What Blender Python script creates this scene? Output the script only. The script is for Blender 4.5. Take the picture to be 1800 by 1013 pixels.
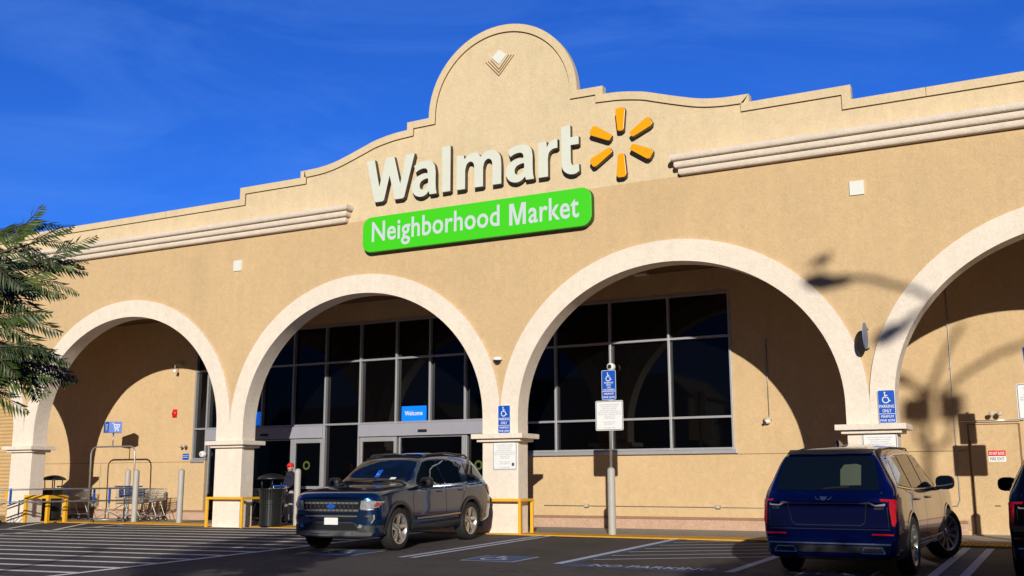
import bpy, bmesh, math, random
from mathutils import Vector, Matrix
from mathutils.bvhtree import BVHTree
random.seed(7)
R_ = math.radians
scene = bpy.context.scene
for o in list(bpy.data.objects): bpy.data.objects.remove(o, do_unlink=True)
COL = scene.collection

# ------------------------------------------------------------------ camera
YAW, PITCH, ROLL = .4878, .1806, -.0025
CAM = Vector((11.742, -21.53, 1.171))
c_, s_ = math.cos(YAW), math.sin(YAW)
R0 = Vector((c_, s_, 0)); F0 = Vector((-s_, c_, 0)); Z0 = Vector((0, 0, 1))
FW = math.cos(PITCH)*F0 + math.sin(PITCH)*Z0
U0 = -math.sin(PITCH)*F0 + math.cos(PITCH)*Z0
RR = math.cos(ROLL)*R0 + math.sin(ROLL)*U0
UU = -math.sin(ROLL)*R0 + math.cos(ROLL)*U0
cam = bpy.data.cameras.new('camera'); co = bpy.data.objects.new('camera', cam); COL.objects.link(co)
m = Matrix.Identity(4)
for i in range(3):
    m[i][0] = RR[i]; m[i][1] = UU[i]; m[i][2] = -FW[i]; m[i][3] = CAM[i]
co.matrix_world = m
cam.sensor_width = 36; cam.lens = 1859.2/1800*36; cam.clip_end = 2000; cam.clip_start = .1
scene.camera = co

# ------------------------------------------------------------------ light
SUND = Vector((-.46, 1, -.315)).normalized()          # direction the light travels
ELEV = math.asin(-SUND.z)
world = bpy.data.worlds.new('World'); scene.world = world; world.use_nodes = True
wn = world.node_tree; wn.nodes.clear()
out = wn.nodes.new('ShaderNodeOutputWorld'); bg = wn.nodes.new('ShaderNodeBackground')
sky = wn.nodes.new('ShaderNodeTexSky'); sky.sky_type = 'NISHITA'; sky.sun_disc = False
sky.sun_elevation = ELEV
sky.sun_rotation = math.atan2(-SUND.x, -SUND.y)
sky.air_density = 1.0; sky.dust_density = .0; sky.ozone_density = 4.0; sky.altitude = 300
hs = wn.nodes.new('ShaderNodeHueSaturation'); hs.inputs['Saturation'].default_value = 1.0
hs.inputs['Value'].default_value = 1.0
wn.links.new(sky.outputs[0], hs.inputs['Color'])
# thin wispy cloud in the sky, by direction
tc = wn.nodes.new('ShaderNodeTexCoord')
mp = wn.nodes.new('ShaderNodeMapping'); mp.inputs['Scale'].default_value = (1.6, 1.6, 6.5)
nz = wn.nodes.new('ShaderNodeTexNoise'); nz.inputs['Scale'].default_value = 2.0; nz.inputs['Detail'].default_value = 9; nz.inputs['Roughness'].default_value = .62
nz.inputs['Distortion'].default_value = .9
cr = wn.nodes.new('ShaderNodeValToRGB'); cr.color_ramp.elements[0].position = .46; cr.color_ramp.elements[1].position = .80
cr.color_ramp.elements[1].color = (.30, .30, .30, 1)
mul = wn.nodes.new('ShaderNodeMixRGB'); mul.blend_type = 'MULTIPLY'; mul.inputs[0].default_value = 1; mul.inputs[2].default_value = (.27, .78, 1.95, 1)
mixc = wn.nodes.new('ShaderNodeMixRGB'); mixc.inputs[2].default_value = (1.9, 4.6, 12.8, 1)
wn.links.new(tc.outputs['Generated'], mp.inputs[0]); wn.links.new(mp.outputs[0], nz.inputs[0]); wn.links.new(nz.outputs[0], cr.inputs[0])
wn.links.new(cr.outputs[0], mixc.inputs[0]); wn.links.new(hs.outputs[0], mul.inputs[1]); wn.links.new(mul.outputs[0], mixc.inputs[1])
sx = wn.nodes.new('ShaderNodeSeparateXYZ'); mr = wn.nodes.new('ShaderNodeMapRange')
mr.inputs[1].default_value = -.6; mr.inputs[2].default_value = .35; mr.inputs[3].default_value = .16; mr.inputs[4].default_value = 1.0  # sky behind the camera dimmed to weaken fill light under the arches
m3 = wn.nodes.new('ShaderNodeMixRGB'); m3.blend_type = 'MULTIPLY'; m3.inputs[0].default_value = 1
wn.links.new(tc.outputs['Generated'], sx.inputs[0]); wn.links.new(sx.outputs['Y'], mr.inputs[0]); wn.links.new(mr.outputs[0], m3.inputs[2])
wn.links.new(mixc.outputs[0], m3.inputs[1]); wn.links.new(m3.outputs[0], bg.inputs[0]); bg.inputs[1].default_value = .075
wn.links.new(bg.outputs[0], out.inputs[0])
sd = bpy.data.lights.new('sun', 'SUN'); sd.energy = 4.5; sd.angle = R_(.5); sd.color = (1, .94, .82)
so = bpy.data.objects.new('sun', sd); COL.objects.link(so)
so.rotation_euler = SUND.to_track_quat('-Z', 'Y').to_euler()
scene.view_settings.view_transform = 'Standard'; scene.view_settings.look = 'None'
scene.view_settings.exposure = 0.0; scene.view_settings.gamma = 1
scene.render.engine = 'CYCLES'

# ------------------------------------------------------------------ materials
def mat(name, col, rough=.7, metal=0, spec=.5, coat=0, noise=None, bump=None, emit=None, coat_rough=.03):
    """noise=(scale, amount, detail) varies the base colour, bump=(scale, strength, distance)"""
    m = bpy.data.materials.new(name); m.use_nodes = True
    nt = m.node_tree; b = nt.nodes['Principled BSDF']
    b.inputs['Base Color'].default_value = (*col, 1); b.inputs['Roughness'].default_value = rough
    b.inputs['Metallic'].default_value = metal; b.inputs['Specular IOR Level'].default_value = spec
    b.inputs['Coat Weight'].default_value = coat; b.inputs['Coat Roughness'].default_value = coat_rough
    if emit:
        b.inputs['Emission Color'].default_value = (*col, 1); b.inputs['Emission Strength'].default_value = emit
    if noise or bump:
        g = nt.nodes.new('ShaderNodeNewGeometry')
    if noise:
        acc = None
        ns = noise if isinstance(noise, list) else [noise]
        for sc, am, det in ns:
            n = nt.nodes.new('ShaderNodeTexNoise'); n.inputs['Scale'].default_value = sc; n.inputs['Detail'].default_value = det
            n.inputs['Roughness'].default_value = .6
            nt.links.new(g.outputs['Position'], n.inputs['Vector'])
            r = nt.nodes.new('ShaderNodeMapRange'); r.inputs[1].default_value = .25; r.inputs[2].default_value = .75
            r.inputs[3].default_value = 1-am; r.inputs[4].default_value = 1+am
            nt.links.new(n.outputs[0], r.inputs[0])
            if acc is None: acc = r.outputs[0]
            else:
                mu = nt.nodes.new('ShaderNodeMath'); mu.operation = 'MULTIPLY'
                nt.links.new(acc, mu.inputs[0]); nt.links.new(r.outputs[0], mu.inputs[1]); acc = mu.outputs[0]
        vm = nt.nodes.new('ShaderNodeVectorMath'); vm.operation = 'SCALE'; vm.inputs[0].default_value = col
        nt.links.new(acc, vm.inputs['Scale']); nt.links.new(vm.outputs[0], b.inputs['Base Color'])
    if bump:
        n = nt.nodes.new('ShaderNodeTexNoise'); n.inputs['Scale'].default_value = bump[0]; n.inputs['Detail'].default_value = 6
        nt.links.new(g.outputs['Position'], n.inputs['Vector'])
        bp = nt.nodes.new('ShaderNodeBump'); bp.inputs['Strength'].default_value = bump[1]; bp.inputs['Distance'].default_value = bump[2]
        nt.links.new(n.outputs[0], bp.inputs['Height']); nt.links.new(bp.outputs[0], b.inputs['Normal'])
    return m

def stucco(name, col, patch=.05):
    m = mat(name, col, rough=.92, spec=.2)
    nt = m.node_tree; b = nt.nodes['Principled BSDF']; g = nt.nodes.new('ShaderNodeNewGeometry')
    def noise(sc, det, rough=.6, dist=0):
        n = nt.nodes.new('ShaderNodeTexNoise'); n.inputs['Scale'].default_value = sc; n.inputs['Detail'].default_value = det
        n.inputs['Roughness'].default_value = rough; n.inputs['Distortion'].default_value = dist
        nt.links.new(g.outputs['Position'], n.inputs['Vector']); return n.outputs[0]
    def rng(s, a, c, lo=.3, hi=.7):
        r = nt.nodes.new('ShaderNodeMapRange'); r.inputs[1].default_value = lo; r.inputs[2].default_value = hi
        r.inputs[3].default_value = a; r.inputs[4].default_value = c; nt.links.new(s, r.inputs[0]); return r.outputs[0]
    def mul(a, c, op='MULTIPLY'):
        k = nt.nodes.new('ShaderNodeMath'); k.operation = op; nt.links.new(a, k.inputs[0]); nt.links.new(c, k.inputs[1]); return k.outputs[0]
    a = rng(noise(.45, 4), 1-patch, 1+patch)
    c2 = rng(noise(6, 9, .72, 1.2), .90, 1.07)
    pits = rng(noise(38, 4, .7), .86, 1.03, .30, .48)
    mpn = nt.nodes.new('ShaderNodeMapping'); mpn.inputs['Scale'].default_value = (2.6, 2.6, .22); nt.links.new(g.outputs['Position'], mpn.inputs[0])
    sn = nt.nodes.new('ShaderNodeTexNoise'); sn.inputs['Scale'].default_value = 1.6; sn.inputs['Detail'].default_value = 7; sn.inputs['Roughness'].default_value = .65
    nt.links.new(mpn.outputs[0], sn.inputs['Vector']); streak = rng(sn.outputs[0], .955, 1.025)
    tot = mul(mul(mul(a, c2), pits), streak)
    vm = nt.nodes.new('ShaderNodeVectorMath'); vm.operation = 'SCALE'; vm.inputs[0].default_value = col
    nt.links.new(tot, vm.inputs['Scale']); nt.links.new(vm.outputs[0], b.inputs['Base Color'])
    h = mul(noise(7, 8, .65, 1.2), noise(34, 5, .7), 'ADD')
    bp = nt.nodes.new('ShaderNodeBump'); bp.inputs['Strength'].default_value = .5; bp.inputs['Distance'].default_value = .024
    nt.links.new(h, bp.inputs['Height']); nt.links.new(bp.outputs[0], b.inputs['Normal'])
    return m

M = {}
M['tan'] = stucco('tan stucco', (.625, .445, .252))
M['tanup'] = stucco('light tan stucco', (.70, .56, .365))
M['cream'] = stucco('cream stucco', (.80, .705, .605), .03)
M['cornice'] = stucco('cornice plaster', (.73, .63, .53), .04)
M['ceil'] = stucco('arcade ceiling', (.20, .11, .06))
M['asphalt'] = None
M['concrete'] = mat('sidewalk concrete', (.30, .27, .235), .9, noise=[(1.2, .12, 5), (30, .12, 4)], bump=(40, .3, .01))
M['brick'] = mat('pinkish brick base', (.50, .33, .235), .9, noise=[(3, .1, 4), (26, .22, 4)], bump=(30, .4, .01))
M['bricktrim'] = mat('brick cap', (.30, .17, .11), .9, noise=(20, .2, 4))
M['yellow'] = mat('yellow paint', (.80, .42, .015), .5, noise=[(4, .08, 4)])
M['yellowground'] = mat('worn yellow kerb paint', (.66, .33, .02), .8, noise=[(3, .12, 5), (40, .18, 4)], bump=(60, .5, .01))
M['glass'] = mat('dark storefront glass', (.0015, .0015, .002), .03, spec=.38)
M['alu'] = mat('brushed aluminium', (.50, .50, .53), .42, metal=.55, noise=(6, .04, 3))
M['alud'] = mat('aluminium header', (.40, .40, .47), .5, metal=.3, noise=(3, .05, 3))
M['black'] = mat('black plastic', (.012, .012, .013), .45)
M['blacksat'] = mat('black metal slats', (.018, .02, .022), .38, metal=.3)
M['white'] = mat('white paint', (.80, .80, .80), .5)
M['letter'] = mat('off white sign acrylic', (.68, .71, .63), .35, noise=(5, .03, 3))
M['bronze'] = mat('dark bronze returns', (.075, .05, .033), .5)
M['trimcap'] = mat('white trim cap', (.75, .77, .72), .35)
M['spark'] = mat('amber sign acrylic', (.90, .37, .002), .35)
M['green'] = mat('bright green sign face', (.05, .62, .007), .5)
M['greend'] = mat('dark green sign return', (.01, .09, .006), .5)
M['lilac'] = mat('pale sign lettering', (.58, .64, .70), .5)
M['grey'] = mat('grey bollard paint', (.42, .40, .375), .55, noise=[(6, .06, 4)])
M['galv'] = mat('galvanised steel', (.45, .45, .45), .4, metal=.7, noise=(14, .1, 4))
M['galvd'] = mat('dull steel rail', (.27, .265, .26), .45, metal=.6)
M['blue'] = mat('parking sign blue', (.004, .085, .50), .4)
M['slate'] = mat('greyish blue sign metal', (.16, .21, .33), .4)
M['cartblue'] = mat('cart blue', (.01, .09, .48), .4)
M['welcome'] = mat('lit blue welcome panel', (.0, .16, .95), .4, emit=.55)
M['signwhite'] = mat('white sign face', (.78, .79, .80), .4)
M['ink'] = mat('dark ink', (.05, .05, .06), .6)
M['inkgrey'] = mat('grey lettering', (.22, .22, .24), .6)
M['red'] = mat('red paint', (.62, .012, .012), .4)
M['beigepart'] = mat('beige plastic', (.55, .45, .34), .6)
M['steel'] = mat('bright steel', (.65, .65, .66), .25, metal=.9)
M['shutter'] = mat('tan roller shutter', (.58, .40, .20), .6, noise=(3, .06, 4))
M['linepaint'] = mat('worn white line paint', (.80, .77, .74), .8, noise=[(3, .18, 6), (45, .22, 5)])
M['linepaintb'] = mat('white line paint', (.46, .50, .60), .8, noise=[(3, .12, 6), (45, .2, 5)])
M['bluepaint'] = mat('faded blue ground paint', (.035, .08, .20), .8, noise=[(3, .2, 6), (40, .25, 5)])
M['bluefield'] = mat('worn blue edge paint', (.045, .065, .12), .85, noise=[(3, .3, 6), (40, .25, 5)])
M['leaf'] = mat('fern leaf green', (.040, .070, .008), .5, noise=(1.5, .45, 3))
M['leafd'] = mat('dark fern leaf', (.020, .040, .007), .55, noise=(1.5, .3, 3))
for k in ('leaf', 'leafd'):
    nt = M[k].node_tree; b = nt.nodes['Principled BSDF']
    try: b.inputs['Transmission Weight'].default_value = 0.0; b.inputs['Subsurface Weight'].default_value = 0.0
    except KeyError: pass
M['leafb'] = mat('bright fern leaf', (.062, .095, .012), .5, noise=(1.5, .3, 3))  # lighter green, picked at random per frond
M['bark'] = mat('tree bark', (.11, .075, .05), .9, noise=(12, .25, 5), bump=(20, .6, .02))
M['oleaf'] = mat('dull tree leaf', (.045, .075, .02), .6, noise=(.8, .4, 4))
M['rubber'] = mat('tyre rubber', (.014, .014, .015), .75, noise=(20, .2, 4))
M['rim'] = mat('silver alloy rim', (.62, .61, .60), .28, metal=.85)
M['rimd'] = mat('dark wheel well', (.006, .006, .006), .8)
M['chrome'] = mat('chrome trim', (.80, .80, .80), .26, metal=1)
M['bright'] = mat('bright satin trim', (.62, .62, .64), .38, metal=.5)
M['carglass'] = mat('car window glass', (.003, .006, .012), .015, spec=.5)
M['cladding'] = mat('grey black cladding', (.030, .030, .032), .5)
M['lampglass'] = mat('clear lamp lens', (.55, .56, .58), .12, metal=.55, noise=(22, .35, 3))
M['amber'] = mat('orange lens', (.34, .05, .02), .25)
M['redlens'] = mat('red tail lens', (.36, .005, .006), .18, coat=.6)
M['silverplastic'] = mat('silver skid plate', (.13, .13, .135), .4, metal=.3)
def paint(name, col, coat=1):
    m = mat(name, col, .22, metal=.85, coat=coat, coat_rough=.015)
    return m
M['bluepaintcar'] = paint('dark blue metallic paint', (.010, .050, .165))
M['deepblue'] = paint('deep blue metallic paint', (.003, .011, .125))
M['blackcar'] = paint('black car paint', (.006, .006, .010))
M['skin'] = mat('skin', (.45, .25, .17), .6)
M['navy'] = mat('navy cloth', (.010, .012, .035), .9)
M['greycloth'] = mat('grey trousers', (.34, .33, .36), .9)
M['redcloth'] = mat('red cloth', (.70, .015, .02), .8)
M['seam'] = mat('dark seam', (.02, .015, .01), .9)
M['wallseam'] = mat('control joint and coping shade', (.25, .15, .08), .9)

def asphalt():
    m = bpy.data.materials.new('asphalt'); m.use_nodes = True; nt = m.node_tree; b = nt.nodes['Principled BSDF']
    b.inputs['Roughness'].default_value = .88; b.inputs['Specular IOR Level'].default_value = .3
    g = nt.nodes.new('ShaderNodeNewGeometry')
    def n(sc, det, dist=0):
        x = nt.nodes.new('ShaderNodeTexNoise'); x.inputs['Scale'].default_value = sc; x.inputs['Detail'].default_value = det; x.inputs['Distortion'].default_value = dist
        x.inputs['Roughness'].default_value = .65
        nt.links.new(g.outputs['Position'], x.inputs['Vector']); return x
    a = n(.35, 6, .5); r = nt.nodes.new('ShaderNodeValToRGB')
    r.color_ramp.elements[0].position = .3; r.color_ramp.elements[0].color = (.050, .043, .041, 1)
    r.color_ramp.elements[1].position = .75; r.color_ramp.elements[1].color = (.092, .080, .075, 1)
    nt.links.new(a.outputs[0], r.inputs[0])
    s = n(70, 4); r2 = nt.nodes.new('ShaderNodeMapRange'); r2.inputs[1].default_value = .3; r2.inputs[2].default_value = .75; r2.inputs[3].default_value = .7; r2.inputs[4].default_value = 1.5
    nt.links.new(s.outputs[0], r2.inputs[0])
    st = n(1.7, 5, .3); r3 = nt.nodes.new('ShaderNodeMapRange'); r3.inputs[1].default_value = .30; r3.inputs[2].default_value = .45; r3.inputs[3].default_value = .72; r3.inputs[4].default_value = 1.0
    nt.links.new(st.outputs[0], r3.inputs[0])
    mu0 = nt.nodes.new('ShaderNodeMath'); mu0.operation = 'MULTIPLY'; nt.links.new(r2.outputs[0], mu0.inputs[0]); nt.links.new(r3.outputs[0], mu0.inputs[1])
    vo = nt.nodes.new('ShaderNodeTexVoronoi'); vo.feature = 'DISTANCE_TO_EDGE'; vo.inputs['Scale'].default_value = .42
    dn = n(1.3, 5); vmm = nt.nodes.new('ShaderNodeVectorMath'); vmm.operation = 'MULTIPLY_ADD'; vmm.inputs[1].default_value = (1.1, 1.1, 0)
    nt.links.new(dn.outputs['Color'], vmm.inputs[0]); nt.links.new(g.outputs['Position'], vmm.inputs[2]); nt.links.new(vmm.outputs[0], vo.inputs['Vector'])
    rc = nt.nodes.new('ShaderNodeMapRange'); rc.inputs[1].default_value = .0; rc.inputs[2].default_value = .010; rc.inputs[3].default_value = .5; rc.inputs[4].default_value = 1.0
    nt.links.new(vo.outputs['Distance'], rc.inputs[0])
    oil = n(.9, 3, .2); ro = nt.nodes.new('ShaderNodeMapRange'); ro.inputs[1].default_value = .66; ro.inputs[2].default_value = .72; ro.inputs[3].default_value = 1.0; ro.inputs[4].default_value = .55
    nt.links.new(oil.outputs[0], ro.inputs[0])
    mu1 = nt.nodes.new('ShaderNodeMath'); mu1.operation = 'MULTIPLY'; nt.links.new(rc.outputs[0], mu1.inputs[0]); nt.links.new(ro.outputs[0], mu1.inputs[1])
    mu = nt.nodes.new('ShaderNodeMath'); mu.operation = 'MULTIPLY'; nt.links.new(mu0.outputs[0], mu.inputs[0]); nt.links.new(mu1.outputs[0], mu.inputs[1])
    vm = nt.nodes.new('ShaderNodeVectorMath'); vm.operation = 'SCALE'; nt.links.new(r.outputs[0], vm.inputs[0]); nt.links.new(mu.outputs[0], vm.inputs['Scale'])
    nt.links.new(vm.outputs[0], b.inputs['Base Color'])
    bp = nt.nodes.new('ShaderNodeBump'); bp.inputs['Strength'].default_value = .6; bp.inputs['Distance'].default_value = .01
    nt.links.new(s.outputs[0], bp.inputs['Height']); nt.links.new(bp.outputs[0], b.inputs['Normal'])
    return m
M['asphalt'] = asphalt()

# ------------------------------------------------------------------ mesh helpers
ORG = {}
class MB:
    def __init__(s): s.v = []; s.f = []; s.m = []; s.mats = []; s.sm = []
    def mi(s, k):
        if k not in s.mats: s.mats.append(k)
        return s.mats.index(k)
    def add(s, vs, fs, k, smooth=False):
        b = len(s.v); s.v += [tuple(v) for v in vs]; i = s.mi(k)
        for f in fs: s.f.append([x+b for x in f]); s.m.append(i); s.sm.append(smooth)
    def box(s, x0, x1, y0, y1, z0, z1, k):
        vs = [(x, y, z) for x in (x0, x1) for y in (y0, y1) for z in (z0, z1)]
        s.add(vs, [(0,1,3,2),(4,6,7,5),(0,4,5,1),(2,3,7,6),(0,2,6,4),(1,5,7,3)], k)
    def prism(s, poly, y0, y1, k, kf=None, plane='xz', kb=None):
        """poly in (x,z) extruded over y0..y1; kf = material of the front (y0) face"""
        n = len(poly)
        def P(a, b, c):
            return (a, c, b) if plane == 'xz' else ((a, b, c) if plane == 'xy' else (c, a, b))
        vs = [P(a, b, y0) for a, b in poly] + [P(a, b, y1) for a, b in poly]
        s.add(vs, [list(range(n))], kf or k); s.add(vs, [list(range(n, 2*n))[::-1]], kb or k)
        s.add(vs, [[i, n+i, n+(i+1) % n, (i+1) % n] for i in range(n)], k)
    def tube(s, pts, r, k, n=8, cap=True, smooth=True):
        pts = [Vector(p) for p in pts]; rs = r if isinstance(r, (list, tuple)) else [r]*len(pts)
        rings = []; prev = None
        for i, p in enumerate(pts):
            if i == 0: d = pts[1]-pts[0]
            elif i == len(pts)-1: d = pts[-1]-pts[-2]
            else: d = (pts[i+1]-pts[i]).normalized()+(pts[i]-pts[i-1]).normalized()
            if d.length < 1e-9: d = Vector((0, 0, 1))
            d.normalize()
            if prev is None:
                a = Vector((0, 0, 1)) if abs(d.z) < .9 else Vector((1, 0, 0))
                u = d.cross(a).normalized()
            else:
                u = prev-d*prev.dot(d)
                u = u.normalized() if u.length > 1e-6 else d.orthogonal().normalized()
            prev = u; w = d.cross(u)
            rings.append([p+(u*math.cos(2*math.pi*j/n)+w*math.sin(2*math.pi*j/n))*rs[i] for j in range(n)])
        vs = [v for rg in rings for v in rg]; fs = []
        for i in range(len(pts)-1):
            for j in range(n):
                fs.append((i*n+j, i*n+(j+1) % n, (i+1)*n+(j+1) % n, (i+1)*n+j))
        s.add(vs, fs, k, smooth)
        if cap: s.add(rings[0], [list(range(n))[::-1]], k); s.add(rings[-1], [list(range(n))], k)
    def lathe(s, prof, c, k, n=24, axis='z', smooth=True):
        """prof = [(radius, height)] around an axis through c"""
        vs = []
        for r, h in prof:
            for j in range(n):
                a = 2*math.pi*j/n; p = (r*math.cos(a), r*math.sin(a), h)
                if axis == 'y': p = (p[0], p[2], p[1])
                if axis == 'x': p = (p[2], p[0], p[1])
                vs.append((c[0]+p[0], c[1]+p[1], c[2]+p[2]))
        fs = [(i*n+j, i*n+(j+1) % n, (i+1)*n+(j+1) % n, (i+1)*n+j) for i in range(len(prof)-1) for j in range(n)]
        s.add(vs, fs, k, smooth)
    def ball(s, c, r, k, n=14):
        rr = r if isinstance(r, (tuple, list)) else (r, r, r)
        vs = []; fs = []
        for i in range(n//2+1):
            t = math.pi*i/(n//2)
            for j in range(n):
                a = 2*math.pi*j/n
                vs.append((c[0]+rr[0]*math.sin(t)*math.cos(a), c[1]+rr[1]*math.sin(t)*math.sin(a), c[2]+rr[2]*math.cos(t)))
        for i in range(n//2):
            for j in range(n): fs.append((i*n+j, (i+1)*n+j, (i+1)*n+(j+1) % n, i*n+(j+1) % n))
        s.add(vs, fs, k, True)
    def build(s, name, parent=None, local=False, fix=True, bevel=0):
        me = bpy.data.meshes.new(name)
        o_ = Vector((0, 0, 0)) if (parent is None or local) else ORG.get(parent.name, Vector((0, 0, 0)))
        me.from_pydata([tuple(Vector(v)-o_) for v in s.v], [], s.f)
        for k in s.mats: me.materials.append(M[k] if isinstance(k, str) else k)
        me.polygons.foreach_set('material_index', s.m); me.polygons.foreach_set('use_smooth', s.sm)
        me.update()
        if fix:
            b = bmesh.new(); b.from_mesh(me); bmesh.ops.remove_doubles(b, verts=b.verts, dist=1e-5)
            bmesh.ops.recalc_face_normals(b, faces=b.faces); b.to_mesh(me); b.free()
        o = bpy.data.objects.new(name, me); COL.objects.link(o)
        if parent is not None: o.parent = parent; ORG[o.name] = o_.copy()
        if bevel:
            bv = o.modifiers.new('bevel', 'BEVEL'); bv.width = bevel; bv.segments = 2; bv.limit_method = 'ANGLE'; bv.angle_limit = R_(40)
        return o

def thing(name, label, cat, loc=(0, 0, 0), rz=0, group=None):
    o = bpy.data.objects.new(name, None); COL.objects.link(o); o.location = loc; o.rotation_euler = (0, 0, rz)
    o.empty_display_size = .2
    o['label'] = label; o['category'] = cat
    if group: o['group'] = group
    ORG[o.name] = Vector(loc)
    return o
def tag(o, label, cat, group=None):
    o['label'] = label; o['category'] = cat
    if group: o['group'] = group
    return o
def struct(o): o['kind'] = 'structure'; return o
def one(mb, name, label, cat, loc, group=None, bevel=0):
    """a thing that is one mesh, with its origin at its base"""
    o = mb.build(name, bevel=bevel)
    L = Vector(loc); o.data.transform(Matrix.Translation(-L)); o.location = L
    return tag(o, label, cat, group)
def copy_tree(o, parent=None):
    c = o.copy(); COL.objects.link(c); c.parent = parent
    for ch in list(o.children): copy_tree(ch, c)
    return c

def cr_spline(pts, n=6, closed=False):
    P = [Vector((*p, 0) if len(p) == 2 else p) for p in pts]; L = len(P); o = []
    rng = range(L if closed else L-1)
    for i in rng:
        p0 = P[(i-1) % L] if closed or i > 0 else P[0]*2-P[1]
        p1, p2 = P[i], P[(i+1) % L]
        p3 = P[(i+2) % L] if closed or i+2 < L else P[-1]*2-P[-2]
        for k in range(n):
            t = k/n
            o.append(.5*((2*p1)+(-p0+p2)*t+(2*p0-5*p1+4*p2-p3)*t*t+(-p0+3*p1-3*p2+p3)*t**3))
    if not closed: o.append(P[-1])
    return o
def cr2(pts, n=5, closed=False): return [(p.x, p.y) for p in cr_spline(pts, n, closed)]

def curve_mesh(loops, extrude=0, res=2):
    """2D outlines (even-odd filled) to verts and faces; extrude is full depth"""
    cu = bpy.data.curves.new('c', 'CURVE'); cu.dimensions = '2D'; cu.fill_mode = 'BOTH'; cu.extrude = extrude/2
    for lp in loops:
        sp = cu.splines.new('POLY'); sp.points.add(len(lp)-1)
        for i, p in enumerate(lp): sp.points[i].co = (p[0], p[1], 0, 1)
        sp.use_cyclic_u = True
    return _ev(cu)
def _ev(cu):
    o = bpy.data.objects.new('t', cu); COL.objects.link(o)
    dg = bpy.context.evaluated_depsgraph_get(); dg.update(); me = bpy.data.meshes.new_from_object(o.evaluated_get(dg))
    vs = [tuple(v.co) for v in me.vertices]; fs = [list(p.vertices) for p in me.polygons]
    bpy.data.objects.remove(o, do_unlink=True); bpy.data.meshes.remove(me); bpy.data.curves.remove(cu)
    return vs, fs
_tc = {}
def text_mesh(body, w=None, h=None, bold=0, extrude=0, align='LEFT', res=3, spacing=1, tight=True):
    key = (body, bold, extrude > 0, res, spacing, align)
    if key not in _tc:
        cu = bpy.data.curves.new('t', 'FONT'); cu.body = body; cu.size = 1; cu.offset = bold; cu.extrude = .5 if extrude else 0
        cu.resolution_u = res; cu.space_character = spacing; cu.align_x = align
        _tc[key] = _ev(cu)
    vs, fs = _tc[key]
    x0 = min(v[0] for v in vs); x1 = max(v[0] for v in vs); y0 = min(v[1] for v in vs); y1 = max(v[1] for v in vs)
    sy = h/(y1-y0) if h else 1; sx = w/(x1-x0) if w else sy
    return [((v[0]-x0)*sx, (v[1]-y0)*sy, v[2]*extrude) for v in vs], fs
def put_text(mb, body, x0, z0, w, h, y, k, fn=None, **kw):
    """writes text facing -y at plane y; x0,z0 lower left. fn maps (a,b,c)->world"""
    vs, fs = text_mesh(body, w, h, **kw)
    f = fn or (lambda a, b, c: (a, y, b))
    mb.add([f(x0+v[0], z0+v[1], v[2]) for v in vs], fs, k)
def strokes(mb, paths, w, y, k, fn=None):
    """flat thick polylines in (x,z); each one a hair in front of the last"""
    f = fn or (lambda a, b, c: (a, c, b))
    for i, pts in enumerate(paths):
        yy = y-.0004*i; n = len(pts); L = []; Rr = []
        for j in range(n):
            a = pts[max(j-1, 0)]; b = pts[min(j+1, n-1)]; d = Vector((b[0]-a[0], b[1]-a[1])).normalized(); q = Vector((-d.y, d.x))*w/2
            L.append((pts[j][0]+q.x, pts[j][1]+q.y)); Rr.append((pts[j][0]-q.x, pts[j][1]-q.y))
        vs = [f(p[0], p[1], yy) for p in L]+[f(p[0], p[1], yy) for p in Rr]
        mb.add(vs, [(j, j+1, n+j+1, n+j) for j in range(n-1)], k)
def disc(mb, x, z, r, y, k, fn=None, n=16, rz=None):
    f = fn or (lambda a, b, c: (a, c, b)); rz = rz or r
    mb.add([f(x+r*math.cos(2*math.pi*i/n), z+rz*math.sin(2*math.pi*i/n), y) for i in range(n)], [list(range(n))], k)
def wheelchair(mb, cx, cz, h, y, k, fn=None, off=.0008):
    """access symbol, h tall, centred"""
    s = h; X = lambda a: cx+a*s; Zf = lambda a: cz+a*s
    disc(mb, X(-.10), Zf(.43), .07*s, y, k, fn)
    arc = [(X(-.03+.27*math.cos(R_(a))), Zf(-.2+.27*math.sin(R_(a)))) for a in range(118, 371, 14)]
    ps = [[(X(-.10), Zf(.34)), (X(-.07), Zf(.0)), (X(.14), Zf(.0)), (X(.27), Zf(-.33)), (X(.38), Zf(-.28))],
          [(X(-.09), Zf(.17)), (X(.13), Zf(.17))], arc]
    for i, p in enumerate(ps): strokes(mb, [p], .085*s, y-off*(i+1), k, fn)
def rrect(x0, x1, z0, z1, r, n=6):
    o = []
    for cx, cz, a0 in ((x1-r, z1-r, 0), (x0+r, z1-r, 90), (x0+r, z0+r, 180), (x1-r, z0+r, 270)):
        for i in range(n+1):
            a = R_(a0+90*i/n); o.append((cx+r*math.cos(a), cz+r*math.sin(a)))
    return o

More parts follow.
